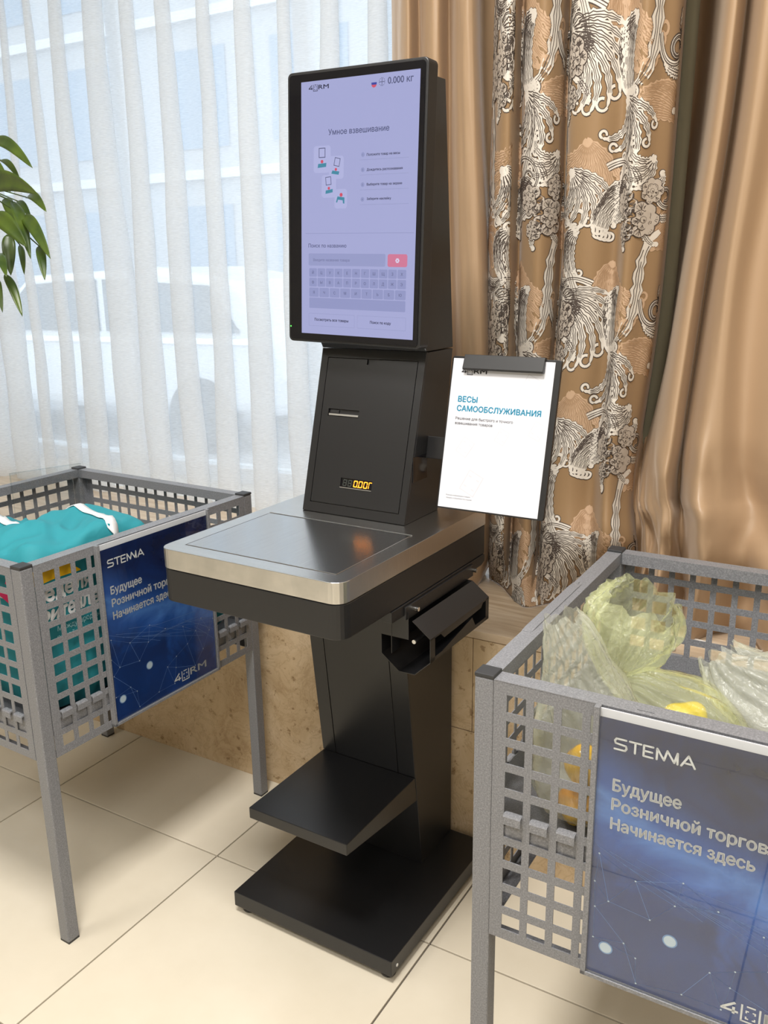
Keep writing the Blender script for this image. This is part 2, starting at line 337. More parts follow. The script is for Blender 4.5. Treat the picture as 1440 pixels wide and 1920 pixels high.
# window: frame with mullions and panes
MT['frame'] = mat('white_window_frame', (.72, .73, .74), .4)
wn = tag(MB().box(-4.8, -.75, 2.62, 2.70, LZ, LZ+.06).box(-4.8, -.75, 2.62, 2.70, 2.98, 3.06).obj('window_1', MT['frame']), kind='structure')
mx = [-4.8, -3.75, -2.72, -1.86, -.75]
for x in mx: MB().box(x-(0 if x == mx[0] else .03), x+(0 if x == mx[-1] else .03), 2.62, 2.70, LZ+.06, 2.98).obj('mullion', MT['frame'], wn, bevel=.004)
for a, b in zip(mx, mx[1:]):
    MB().box(a+.03, b-.03, 2.655, 2.661, LZ+.06, 2.98).obj('pane', MT['glass'], wn)

# ------------------------------------------------------------------ outside
MT['asphalt'] = mat('pale_paving', (.34, .35, .37), .9); MT['facade'] = mat('grey_facade', (.42, .44, .47), .8); MT['wglass'] = mat('blue_window', (.16, .27, .40), .1); MT['carwhite'] = mat('white_car_paint', (.8, .81, .83), .2); MT['tyre'] = mat('tyre', (.02, .02, .02), .8); MT['carglass'] = mat('car_glass', (.05, .07, .09), .05)
tag(MB().box(-45, 12, 2.8, 40, -.4, -.2).obj('ground_outside', MT['asphalt']), kind='structure')
bd = thing('street_building', 'grey street building with blue windows seen through the sheer curtain', 'building', (0, 16, -.2))
MB().box(-42, 4, 0, 6, 0, 14).obj('wall', MT['facade'], bd)
wm_ = None
for i in range(14):
    for j in range(4):
        if wm_ is None:
            wm_ = MB().box(0, 1.9, -.04, .02, 0, 2.0).obj('window', MT['wglass'], bd); o = wm_
        else: o = wm_.copy(); COL.objects.link(o)
        o.location = (-40+i*3.1, 0, 1.0+j*3.2)
MB().box(-42, 4, -.15, .02, 3.55, 3.75).obj('cornice', MT['frame'], bd); MB().box(-42, 4, -.15, .02, 6.75, 6.95).obj('cornice', MT['frame'], bd)
car = thing('parked_car', 'white parked car outside the window behind the sheer curtain', 'car', (-6.9, 6.6, -.2), R_(8))
body = [(-2.2, .35), (-2.25, .75), (-2.05, .98), (-1.2, 1.06), (-.55, 1.58), (.9, 1.64), (1.75, 1.52), (2.15, 1.0), (2.25, .7), (2.2, .35)]
mb = MB(); mb.prism(body, -.85, .85, 1); mb.obj('body', MT['carwhite'], car, bevel=.12, seg=3)
for y in (-.87, .85):
    MB().prism([(-1.0, 1.08), (-.5, 1.50), (.3, 1.54), (.3, 1.08)], y, y+.02, 1).obj('side_window', MT['carglass'], car); MB().prism([(.38, 1.08), (.38, 1.54), (1.5, 1.48), (1.8, 1.08)], y, y+.02, 1).obj('side_window', MT['carglass'], car)
    MB().box(-2.1, 2.1, y, y+.02, .98, 1.03).obj('belt_trim', MT['chrome'], car)
for x in (-1.4, 1.35):
    for y in (-.9, .68):
        o = MB().lathe([(.0, 0), (.32, 0), (.34, .03), (.34, .19), (.32, .22), (0, .22)], 24).obj('wheel', MT['tyre'], car, loc=(x, y+.22, .34), rot=(R_(90), 0, 0), smooth=False)
MB().prism([(-2.05, .98), (-1.2, 1.07), (-.56, 1.56), (-.6, 1.56), (-1.25, 1.09)], -.7, .7, 1).obj('windscreen', MT['carglass'], car)

# ------------------------------------------------------------------ curtains
def cr(P, t):      # catmull-rom through list of tuples, t in 0..len-1
    n = len(P); i = min(int(t), n-2); f = t-i
    a, b, c, d = P[max(i-1, 0)], P[i], P[i+1], P[min(i+2, n-1)]
    return tuple(.5*(2*b[k]+(c[k]-a[k])*f+(2*a[k]-5*b[k]+4*c[k]-d[k])*f*f+(3*b[k]-a[k]-3*c[k]+d[k])*f**3) for k in range(len(b)))
def loft(rows, ni, nj, wr=None):
    """rows: list of rows of 3D points, top to bottom; gives a dense grid"""
    R1 = [[cr(r, i*(len(r)-1)/(ni-1)) for i in range(ni)] for r in rows]
    # row parameter by height
    zt = [sum(p[2] for p in r)/len(r) for r in R1]; G = []
    for j in range(nj):
        z = zt[0]+(zt[-1]-zt[0])*j/(nj-1); k = 0
        while k < len(zt)-2 and z < zt[k+1]: k += 1
        t = k+(zt[k]-z)/(zt[k]-zt[k+1]); cols = []
        for i in range(ni):
            p = cr([R1[q][i] for q in range(len(R1))], t)
            if wr:
                d = wr(i/(ni-1), p[2], p); p = (p[0]+d[0], p[1]+d[1], p[2]+d[2])
            cols.append(p)
        G.append(cols)
    return G
def pxrow(v, us, yy): return [tuple(ony(u, v, y)) for u, y in zip(us, yy)]
def top(row, z=2.98): return [(p[0], p[1], z) for p in row]
# sheer voile with overlapping folds
def sheer_sheet(x0, x1, yc, seed, pitch=.155):
    n = int((x1-x0)/pitch); rnd = random.Random(seed); ph = [rnd.uniform(-.35, .35) for _ in range(n+3)]; am = [rnd.uniform(.55, 1.25) for _ in range(n+3)]
    G = []; ni = n*22; zs = [LZ+.004+(2.98-LZ)*(1-j/46) for j in range(47)]
    for j, z in enumerate(zs):
        row = []
        for i in range(ni+1):
            s = i/22; k = int(s); f = s-k
            a = am[k]*(1-sm(0, 1, f))+am[min(k+1, n)]*sm(0, 1, f); p = ph[k]*(1-f)+ph[min(k+1, n)]*f
            th = 2*math.pi*(s+.12*N3(s*.7, z*.6, seed))
            fl_ = .75+.35*sm(2.6, .7, z)
            x = x0+s*pitch+p*.10*pitch+a*.084*fl_*math.sin(th); y = yc+a*.048*fl_*math.cos(th)+.018*N3(s*.5, z*1.3, seed+5)+.006*N3(s*3, z*5, seed)
            row.append((x, y, z))
        G.append(row)
    return G
o = MB().grid(sheer_sheet(-4.7, -1.12, 2.30, 3)).obj('sheer_curtain', MT['sheer'], smooth=True); tag(o, 'white sheer voile curtain hanging in folds before the window', 'curtain')
# plain satin drape beside the sheer
y0_ = [2.17, 2.10, 2.04, 2.11, 2.05, 2.04, 2.12, 2.05, 2.03, 2.07, 2.14, 2.17]
rA = pxrow(0, [735, 745, 764, 786, 800, 822, 842, 858, 880, 897, 908, 934], y0_); rB = pxrow(560, [735, 747, 768, 790, 803, 825, 846, 866, 895, 912, 919, 926], y0_); rC = pxrow(980, [740, 750, 770, 792, 806, 828, 850, 870, 898, 918, 926, 934], [y-.02 for y in y0_])
rD = [(p[0]-.01, p[1]-.05+.02*math.sin(i*2.1), LZ+.001) for i, p in enumerate(rC)]
wr = lambda s, z, p: (0, .004*N3(s*18, z*2.2, 1)+.003*N3(s*40, z*9, 4), 0)
o = MB().grid(loft([top(rA), rA, rB, rC, rD], 120, 80, wr)).obj('satin_drape', MT['satin'], smooth=True, solid=.0012); tag(o, 'plain tan satin drape hanging between sheer curtain and patterned drape', 'curtain')
# right satin drape
yr = [2.20, 2.30, 2.34, 2.32, 2.22, 2.03, 1.99, 2.04, 2.09, 2.06, 1.99, 1.98, 2.03, 2.0, 2.05, 2.0]
rA = pxrow(0, [1270, 1290, 1310, 1335, 1352, 1362, 1380, 1396, 1402, 1412, 1430, 1450, 1500, 1560, 1620, 1700], yr)
rB = pxrow(560, [1236, 1244, 1252, 1259, 1268, 1280, 1298, 1313, 1319, 1330, 1350, 1370, 1410, 1480, 1550, 1640], [y-.01 for y in yr])
rC = pxrow(900, [1189, 1194, 1200, 1207, 1216, 1230, 1250, 1264, 1271, 1284, 1312, 1345, 1395, 1465, 1545, 1640], [2.07, 2.08, 2.07, 2.05, 2.0, 1.93, 1.90, 1.95, 2.0, 1.96, 1.90, 1.92, 1.97, 1.92, 1.96, 1.92])
rC2 = pxrow(985, [1196, 1200, 1208, 1217, 1228, 1240, 1256, 1270, 1278, 1290, 1318, 1350, 1400, 1470, 1550, 1640], [2.07, 2.06, 2.03, 2.0, 1.97, 1.90, 1.89, 1.94, 1.98, 1.93, 1.87, 1.91, 1.95, 1.89, 1.94, 1.9])
rD = [(p[0]+.01*math.sin(i*1.7), p[1]+.03+.03*math.sin(i*2.3), LZ+.001) for i, p in enumerate(rC2)]
def wr(s, z, p):
    k = sm(1.15, .75, z); return (0.012*k*N3(s*9, z*7, 2), .004*N3(s*22, z*2.2, 1)+.055*k*N3(s*7+z*3, z*8, 7)+.022*k*N3(s*20, z*17, 3), 0)
o = MB().grid(loft([top(rA), rA, rB, rC, rC2, rD], 170, 110, wr)).obj('satin_drape', MT['satin'], smooth=True, solid=.0012); tag(o, 'tan satin drape bunched at its foot, behind the basket of bagged peppers', 'curtain')
# patterned damask drape
yp = [2.12, 2.05, 2.03, 2.10, 2.06, 2.03, 2.07, 2.11, 2.02, 2.00, 2.03, 1.98, 2.02, 2.06, 2.14]
rA = pxrow(0, [928, 940, 960, 982, 990, 1020, 1055, 1072, 1080, 1130, 1180, 1212, 1250, 1280, 1287], yp)
rB = pxrow(560, [913, 925, 947, 970, 978, 1005, 1035, 1049, 1058, 1100, 1145, 1168, 1205, 1233, 1240], yp)
rC = pxrow(900, [914, 926, 945, 962, 970, 990, 1008, 1018, 1027, 1065, 1110, 1137, 1165, 1186, 1193], [y-.02 for y in yp])
rC2 = pxrow(1030, [916, 928, 942, 957, 965, 985, 1003, 1012, 1022, 1060, 1105, 1132, 1165, 1190, 1196], [y-.05 for y in yp])
rD = [tuple(onz(u, v, LZ+.001)) for u, v in zip([918, 928, 940, 952, 960, 972, 984, 1000, 1020, 1060, 1100, 1130, 1160, 1185, 1195], [1085, 1090, 1098, 1112, 1121, 1131, 1138, 1137, 1133, 1125, 1112, 1101, 1095, 1090, 1085])]
wr = lambda s, z, p: (0, .003*N3(s*20, z*2.5, 11), 0)
GD = loft([top(rA), rA, rB, rC, rC2, rD], 150, 130, wr)
dam = MB().grid(GD).obj('damask_drape', MT['damask'], smooth=True, solid=.001); tag(dam, 'brown damask drape woven with white and grey acanthus scrolls and flowers', 'curtain')
# the woven motif follows the cloth
mid = GD[40]; arc = [0]
for a, b in zip(mid, mid[1:]): arc.append(arc[-1]+(Vector(b)-Vector(a)).length)
AW = arc[-1]; zt, zb = GD[0][0][2], sum(p[2] for p in GD[-1])/len(GD[-1]); HH = zt-zb
import bisect
def cloth(u, v, off):
    u = max(0.0, min(AW-1e-6, u)); k = bisect.bisect_right(arc, u)-1; k = min(max(k, 0), len(arc)-2)
    fi = k+(u-arc[k])/(arc[k+1]-arc[k]); fj = max(0, min(1, v/HH))*(len(GD)-1)
    i = min(int(fi), len(mid)-2); j = min(int(fj), len(GD)-2); a = fi-i; b = fj-j
    P = [Vector(GD[j][i]), Vector(GD[j][i+1]), Vector(GD[j+1][i]), Vector(GD[j+1][i+1])]
    p = (P[0]*(1-a)+P[1]*a)*(1-b)+(P[2]*(1-a)+P[3]*a)*b
    nrm = (P[1]-P[0]).cross(P[2]-P[0]).normalized()
    if nrm.y > 0: nrm = -nrm
    return p+nrm*off
MOT = MB()
def strip(C, Wd, mi, lift, na=2):
    """variable-width ribbon along 2D centreline C, laid on the cloth"""
    n = len(C); rows = []
    for i in range(n):
        a, b = C[max(i-1, 0)], C[min(i+1, n-1)]; dx, dy = b[0]-a[0], b[1]-a[1]; L = math.hypot(dx, dy) or 1
        nx, ny = -dy/L, dx/L
        rows.append([(C[i][0]+nx*Wd[i]*q, C[i][1]+ny*Wd[i]*q) for q in [2*k/na-1 for k in range(na+1)]])
    if any(not (0.004 < p[0] < AW-.004) for r in rows for p in r):
        # cut at the selvedge: drop the segments outside
        keep = [all(0.004 < p[0] < AW-.004 for p in r) for r in rows]
    else: keep = [True]*n
    vs = [cloth(p[0], p[1], lift) for r in rows for p in r]; m = na+1
    fs = [(i*m+k, i*m+k+1, (i+1)*m+k+1, (i+1)*m+k) for i in range(n-1) if keep[i] and keep[i+1] and 0 < rows[i][0][1] < HH for k in range(na)]
    MOT.add(vs, fs, mi)
def curve(x, y, ang, L, curl, curl2=None, n=22):
    C = [(x, y)]; h = ang
    for i in range(n):
        t = i/n; h += (curl+(0 if curl2 is None else (curl2-curl)*t))/n
        x += math.cos(h)*L/n; y += math.sin(h)*L/n; C.append((x, y))
    return C, h
def off(C, d):
    O = []
    for i in range(len(C)):
        a, b = C[max(i-1, 0)], C[min(i+1, len(C)-1)]; dx, dy = b[0]-a[0], b[1]-a[1]; L = math.hypot(dx, dy) or 1
        k = d[i] if isinstance(d, list) else d; O.append((C[i][0]-dy/L*k, C[i][1]+dx/L*k))
    return O
def leaf(x, y, ang, L, curl, wd, tone='w', curl2=None):
    C, h = curve(x, y, ang, L, curl, curl2); n = len(C)
    Wd = [wd*(.22+.78*math.sin(math.pi*min(1, (i/(n-1))*.92+.06))**.8)*(1+.30*math.sin(i*2.4)) for i in range(n)]; Wd[-1] = wd*.12
    if tone == 'w':
        strip(C, [q+.0014 for q in Wd], 1, .0012); strip(C, Wd, 0, .0017)
        for s, e in ((-.5, 3), (.05, 6), (.5, 4)): strip(off(C, [q*s for q in Wd])[e:-3], [.0004+.0009*(1-i/n) for i in range(n)][e:-3], 1, .0021, 1)
    else:
        strip(C, Wd, 2, .0010)
        for s in (-.5, 0, .5): strip(off(C, [q*s for q in Wd])[2:-3], [.0008]*(n-5), 3, .0014, 1)
    # curled tip
    if L > .05:
        D, _ = curve(C[-1][0], C[-1][1], h, L*.28, 4.6*(1 if (curl2 if curl2 is not None else curl) > 0 else -1), None, 12)
        if tone == 'w': strip(D, [wd*.34+.0018]*13, 1, .0013); strip(D, [wd*.34]*13, 0, .0019)
        else: strip(D, [wd*.3]*13, 2, .0011)
def plume(x, y, ang, L, curl, wd, tone='w', n=6, side=1):
    C, h = curve(x, y, ang, L, curl, curl*1.6)
    for k in range(n):
        i = int((.12+.8*k/n)*(len(C)-1)); a = math.atan2(C[min(i+1, len(C)-1)][1]-C[i][1], C[min(i+1, len(C)-1)][0]-C[i][0])
        for s in ((side, -side) if k % 2 == 0 else (side,)):
            leaf(C[i][0], C[i][1], a+s*.55, L*(.42-.03*k), s*(1.1+.2*k), wd*.55, tone)
    leaf(x, y, ang, L, curl, wd, tone, curl*1.6)
def flower(x, y, r):
    for ring, (rr, pr, n) in enumerate([(r*.62, r*.42, 7), (r*.30, r*.30, 5), (0, r*.2, 1)]):
        for k in range(n):
            a = 2*math.pi*k/n+ring*.4; cx, cy = x+rr*math.cos(a), y+rr*math.sin(a)
            for q, (m_, sc) in enumerate(((1, 1.0), (4, .86))):
                P = [(cx+pr*sc*math.cos(2*math.pi*j/12)*(1+.1*math.sin(3*j)), cy+pr*sc*math.sin(2*math.pi*j/12)) for j in range(12)]
                if all(.004 < p[0] < AW-.004 for p in P): MOT.add([cloth(p[0], p[1], .0023+.0006*ring+.0003*q+.00003*k) for p in P], [tuple(range(12))], m_)
            for j in range(3):
                b_ = a+(j-1)*.5; q0 = (cx-pr*.1*math.cos(b_), cy-pr*.1*math.sin(b_)); q1 = (cx+pr*.7*math.cos(b_), cy+pr*.7*math.sin(b_))
                if .01 < q1[0] < AW-.01 and .01 < q0[0] < AW-.01: strip([q0, ((q0[0]+q1[0])/2, (q0[1]+q1[1])/2), q1], [.0007]*3, 1, .0028+.0006*ring, 1)
def fan(x, y, ang, n, spread, L, curl, wd, tone='w'):
    order = sorted(range(n), key=lambda k: -abs(k-(n-1)/2))
    for k in order:
        q = k/(n-1)-.5; leaf(x, y, ang+spread*q, L*(1-.35*abs(q)), curl+1.2*q*(1 if curl > 0 else -1), wd, tone)
def volute(x, y, ang, L, sg, wd):
    C, h = curve(x, y, ang, L, 1.2*sg, 15*sg, 34); n = len(C); W1 = [wd*(1-.55*i/n) for i in range(n)]
    strip(C, [q+.0022 for q in W1], 1, .0013); strip(C, W1, 0, .0019); strip(off(C, [q*.35 for q in W1]), [.0011]*n, 1, .0023, 1); strip(off(C, [-q*.3 for q in W1]), [.0008]*n, 1, .0023, 1)
PR, PW = .58, .20
for row in range(-1, 6):
    for colm in range(-1, 8):
        d = 1 if colm % 2 == 0 else -1
        bx = colm*PW+(.03 if d > 0 else PW-.03); by = row*PR+(colm % 2)*.29
        A = lambda a: R_(a if d > 0 else 180-a)
        fan(bx+.13*d, by+.10, A(70), 9, 1.5, .20, 1.5*d, .010, 'p'); fan(bx-.06*d, by+.36, A(-70), 8, 1.3, .17, 1.6*d, .009, 'p')
        fan(bx+.06*d, by+.50, A(-20), 8, 1.0, .20, 2.0*d, .0085)
        # long S-shaped stems
        leaf(bx-.02*d, by+.02, A(30), .34, 4.2*d, .014, 'w', -5.5*d); leaf(bx+.10*d, by+.30, A(140), .28, -4.6*d, .013, 'w', 4.5*d)
        volute(bx+.16*d, by+.45, A(-150), .26, -d, .0085); volute(bx+.02*d, by+.20, A(100), .20, d, .007)
        fan(bx+.08*d, by+.17, A(20), 7, 1.1, .17, 1.9*d, .0085); fan(bx+.12*d, by+.31, A(160), 6, 1.2, .15, -1.8*d, .008)
        fan(bx+.01*d, by+.42, A(80), 4, .9, .12, -2.2*d, .0095); fan(bx+.19*d, by+.22, A(-30), 4, .9, .11, 2.4*d, .009)
        flower(bx+.03*d, by-.01, .046); flower(bx+.085*d, by-.050, .038); flower(bx+.010*d, by-.080, .032); flower(bx+.075*d, by+.022, .026)
        for k in range(7):
            a = R_(20+k*50); leaf(bx+.045*d+.05*math.cos(a), by-.035+.055*math.sin(a), a, .058, .8*d, .010, 'w')
MT['motif_g'] = mat('damask_grey_thread', (.52, .45, .38), .6); MT['motif_l'] = mat('damask_fawn_thread', (.40, .25, .14), .6)
_lr = [[(p[-1][0]+k*.012, p[-1][1]+.004+k*.010, p[-1][2]) for k in (0, 1, 2)] for p in GD[20::4]]
MB().grid(_lr).obj('lining_edge', MT['lining'], dam, smooth=True, solid=.001)
tag(MOT.obj('woven_scroll_motif', [MT['motif_w'], MT['motif_d'], MT['motif_p'], MT['motif_l'], MT['motif_g']], dam, smooth=True), 'white, grey and rose acanthus scrolls with dark outlines', kind='stuff')
# ------------------------------------------------------------------ self-service scale
KX, KY, KYAW = -.9604, 1.2653, R_(-1.0078)
kiosk = thing('self_service_scale', 'black self-service weighing kiosk with steel weighing platform and portrait touch screen', 'scale', (KX, KY, 0), KYAW)
KM = Matrix.Translation((KX, KY, 0)) @ Matrix.Rotation(KYAW, 4, 'Z')
B = MT['black']
MB().box(-.2077, .2077, 0, .4508, .018, .0545).obj('base_plate', B, kiosk, bevel=.0012)
for x in (-.185, .185):
    for y in (.025, .42):
        MB().lathe([(.0, 0), (.014, 0), (.016, .003), (.016, .007), (.009, .009), (.006, .019), (0, .019)], 20).obj('foot', MT['blackplastic'], kiosk, loc=(x, y, 0), smooth=False)
o = MB().lathe([(0, 0), (.0035, 0), (.0035, .0012), (0, .0012)], 16).obj('rivet', MT['sticker'], kiosk, loc=(.2077, .022, .032), rot=(0, R_(90), 0))
# pedestal: deeper towards the top
px0, px1 = -.1425, .1105
MB().prism([(.300, .0545), (.214, .806), (.447, .806), (.447, .0545)], px0, px1, 0).obj('pedestal', B, kiosk, bevel=.0012)
def pedy(z): return .300+(.214-.300)*(z-.0545)/(.806-.0545)
z0, z1 = .2985, .806
def pedbox(xa, xb, name):
    MB().add([(x, pedy(z)-d, z) for d in (-.0004, .0022) for x, z in ((xa, z0), (xb, z0), (xb, z1), (xa, z1))], [(4, 5, 6, 7), (0, 4, 7, 3), (1, 2, 6, 5), (0, 1, 5, 4), (3, 7, 6, 2), (0, 3, 2, 1)]).obj(name, B, kiosk, bevel=.0005)
pedbox(-.1045, .0655, 'pedestal_panel'); pedbox(px0, -.1063, 'pedestal_strip'); pedbox(.0673, px1, 'pedestal_strip')
# bag shelf: wedge-shaped sides
MB().prism([(-.006, .272), (-.006, .298), (.270, .298), (.278, .236)], px0+.001, px1, 0).obj('shelf', B, kiosk, bevel=.0015)
# platform
def plat(z0, z1, g=0, r=.026): 
    return MB().prism(rrect(-.207+g, .207-g, -.1384+g, .4127-g, r, 6, (1, 1, 0, 0)), z0, z1, 2)
plat(.806, .8700, .0008).obj('platform_housing', B, kiosk, bevel=.002)
plat(.8690, .8715, .0030, .023).obj('platform_core', B, kiosk)
def steel_top(z0, z1, zr, hx0, hx1, hy0, hy1):     # steel tray with a sunk bed for the weighing plate
    O = rrect(-.207, .207, -.1384, .4127, .026, 6, (1, 1, 0, 0)); n = len(O); mb = MB(); H = [(hx0, hy0), (hx1, hy0), (hx1, hy1), (hx0, hy1)]
    vs = [(x, y, z0) for x, y in O]+[(x, y, z1) for x, y in O]+[(x, y, z1) for x, y in H]+[(x, y, zr) for x, y in H]
    t = lambda k: n+k; h = lambda k: 2*n+k; r = lambda k: 2*n+4+k
    fs = [tuple(range(n))[::-1]]+[(i, (i+1) % n, n+(i+1) % n, n+i) for i in range(n)]
    fs += [tuple(t(k) for k in range(3, 11))+(h(1), h(0)), tuple(t(k) for k in range(10, 15))+(h(2), h(1)), (t(14), t(15), h(3), h(2)), (t(15),)+tuple(t(k) for k in range(0, 4))+(h(0), h(3))]
    fs += [(h(k), h((k+1) % 4), r((k+1) % 4), r(k)) for k in range(4)]+[(r(0), r(1), r(2), r(3))]
    return mb.add(vs, fs)
top_ = steel_top(.8712, .9097, .9050, -.1735, .1735, -.1015, .1545).obj('platform_top', MT['steel'], kiosk, bevel=.0012, seg=3)
MB().box(-.1705, .1725, -.1005, .1500, .9052, .9106).obj('weighing_plate', MT['plate'], top_, bevel=.0008)
MB().box(-.1735, .1735, .1532, .1552, .9052, .9112).obj('slot_rim', MT['alu'], top_, bevel=.0004)
# tower, leaning back
tw = MB().prism([(.2097, .9097), (.3037, 1.2435), (.4125, 1.2435), (.347, .9097)], -.126, .126, 0).obj('tower', B, kiosk, bevel=.0015)
def twf(x, s, d=0):     # point on the sloped front: s = height fraction, d = outwards
    y = .2097+.094*s; z = .9097+(1.2435-.9097)*s; nl = math.hypot(.094, .3338); return (x, y-d*.3338/nl, z+d*.094/nl)
def zs(z): return (z-.9097)/(1.2435-.9097)
def twbox(xa, xb, za, zb, d0, d1, name, m, parent, bevel=0):
    mb = MB(); P = [twf(x, zs(z), d) for d in (d0, d1) for x, z in ((xa, za), (xb, za), (xb, zb), (xa, zb))]
    mb.add(P, [(4, 5, 6, 7), (0, 4, 7, 3), (1, 2, 6, 5), (0, 1, 5, 4), (3, 7, 6, 2), (0, 3, 2, 1)]); return mb.obj(name, m, parent, bevel=bevel)
TD = .0045
for q in ((-.126, -.1094, .9097, 1.2435), (.1104, .126, .9097, 1.2435), (-.1094, .1104, .9097, .9287), (-.1094, .1104, 1.2254, 1.2435)): twbox(*q, -.0003, TD, 'front_frame', B, tw)
xb_ = [-.1078, -.0915, -.0385, -.0145, -.0105, .0125, .0390, .1088]; zb_ = [.9303, .9665, .9850, 1.1065, 1.1215, 1.2135, 1.2238]
def open_(i, j):
    x = (xb_[i]+xb_[i+1])/2; z = (zb_[j]+zb_[j+1])/2
    return (-.0385 < x < .0390 and .9665 < z < .9850) or (-.0915 < x < -.0145 and 1.1065 < z < 1.1215) or (-.0105 < x < .0125 and z > 1.2135)
nx, nz = len(xb_), len(zb_); mb = MB(); mb.v = [twf(x, zs(z), d) for d in (TD, 0) for z in zb_ for x in xb_]
vid = lambda i, j, k: k*nx*nz+j*nx+i
sol = lambda i, j: 0 <= i < nx-1 and 0 <= j < nz-1 and not open_(i, j)
for j in range(nz-1):
    for i in range(nx-1):
        if not sol(i, j): continue
        mb.f += [(vid(i, j, 0), vid(i+1, j, 0), vid(i+1, j+1, 0), vid(i, j+1, 0)), (vid(i, j, 1), vid(i, j+1, 1), vid(i+1, j+1, 1), vid(i+1, j, 1))]
        for (di, dj, a, b) in ((-1, 0, (i, j), (i, j+1)), (1, 0, (i+1, j), (i+1, j+1)), (0, -1, (i, j), (i+1, j)), (0, 1, (i, j+1), (i+1, j+1))):
            if not sol(i+di, j+dj): mb.f.append((vid(*a, 0), vid(*b, 0), vid(*b, 1), vid(*a, 1)))
mb.m = [0]*len(mb.f); door = mb.obj('service_door', B, kiosk)
twbox(-.0885, -.0150, 1.1080, 1.1118, .0005, .0060, 'slot_lip', MT['alu'], door, .0004); twbox(-.0880, -.0660, 1.1128, 1.1195, .0003, .0030, 'slot_roller', MT['blackplastic'], door, .0008)
disp = twbox(-.0384, .0389, .9666, .9849, .0002, .0022, 'weight_display', MT['bezel'], door)
twbox(-.0385, .0390, .9652, .9665, .004, .0056, 'display_lip', MT['alu'], door)
def seg7(mb, x, z, wd, h, on, mi):
    t = wd*.2; f = lambda a, b: twf(a+(b-z)*.10, zs(b), .0026)
    R = {'a': (x+t*.6, x+wd-t*.6, z+h-t, z+h), 'g': (x+t*.6, x+wd-t*.6, z+h/2-t/2, z+h/2+t/2), 'd': (x+t*.6, x+wd-t*.6, z, z+t), 'f': (x, x+t, z+h/2+t*.3, z+h-t*.4), 'b': (x+wd-t, x+wd, z+h/2+t*.3, z+h-t*.4), 'e': (x, x+t, z+t*.4, z+h/2-t*.3), 'c': (x+wd-t, x+wd, z+t*.4, z+h/2-t*.3)}
    for k in on: fl_rect(mb, *R[k], f, mi)
mb = MB()
for k in range(2): seg7(mb, -.034+k*.0125, .9690, .0095, .0135, 'abcdefg', 0)
for k in range(3): seg7(mb, -.0075+k*.0122, .9690, .0095, .0135, 'abcdef', 1)
seg7(mb, .0290, .9690, .0080, .0135, 'afe', 1)
fl_disc(mb, .0043, .9695, .0011, lambda a, b: twf(a, zs(b), .0026), 1, 8)
tag(mb.obj('display_digits', [MT['led_off'], MT['led']], door), 'amber seven-segment digits', kind='stuff')
MB().box(.1262, .1272, .240, .298, .990, 1.042).obj('bracket_plate', MT['bezel'], tw, bevel=.001)
# housing behind the monitor
MB().prism([(.2985, 1.2455), (.274, 1.285), (.272, 1.735), (.300, 1.751), (.376, 1.751), (.413, 1.2455)], -.126, .126, 0).obj('monitor_housing', B, kiosk, bevel=.0015)
MM = Matrix.Translation((-.001, .2515, 1.5138)) @ Matrix.Rotation(R_(-.9261), 4, 'Z') @ Matrix.Rotation(R_(-1.5632), 4, 'X') @ Matrix.Rotation(R_(1.4942), 4, 'Y')
mo = MB().prism(rrect(-.169, .1495, -.2557, .2575, .010, 5), .0015, .036, 1).obj('monitor', MT['blackplastic'], kiosk, bevel=.002); mo.matrix_local = MM
MW = KM @ MM; MWI = MW.inverted()
def scr(u, v):
    o_ = MWI @ CC; d = MWI.to_3x3() @ ray(u, v); p = o_+d*(-o_.y/d.y); return (p.x, p.z)
MB().prism(rrect(-.1635, .144, -.2505, .252, .006, 4), 0, .003, 1).obj('front_glass', MT['bezel'], mo)
SW, SH = .134, .238
MB().add([(-SW, -.0004, -SH), (SW, -.0004, -SH), (SW, -.0004, SH), (-SW, -.0004, SH)], [(0, 1, 2, 3)]).obj('screen', MT['screen'], mo)
K1 = lambda x, y: scr(520+x/4.235, 90+y/4.235)
K2 = lambda x, y: scr(520+x/4.235, 400+y/4.235)
inks = ['s_panel', 's_key', 's_field', 's_dark', 's_grey', 's_red', 's_card', 's_teal', 's_rose', 's_white', 's_blue', 's_line', 's_bold']
II = {k: i for i, k in enumerate(inks)}
UI = MB()
def lay(d): return lambda x, y: (x, -.0004-d, y)
L1, L2, L3 = lay(.0002), lay(.0004), lay(.0006)
def tx(body, a, b, cap=None, ink='s_dark', bold=0, K=K1, layer=L3):
    p, q = K(*a), K(*b); text(UI, body, p[0], (p[1]+q[1])/2, layer, cap=cap, width=q[0]-p[0], mi=II[ink], bold=bold)
def rc(a, b, ink, K=K2, layer=L1, r=0):
    p, q = K(*a), K(*b); fl_rect(UI, min(p[0], q[0]), max(p[0], q[0]), min(p[1], q[1]), max(p[1], q[1]), layer, II[ink], r)
p = K1(250, 337); q = K1(410, 325); logo4rm(UI, p[0], p[1], q[0]-p[0], L3, II['s_dark'], .0002)
tx('0.000 кг', (880, 285), (1083, 262), ink='s_bold', bold=.0003)
tx('Умное взвешивание', (408, 690), (890, 657), ink='s_bold', bold=.0002)
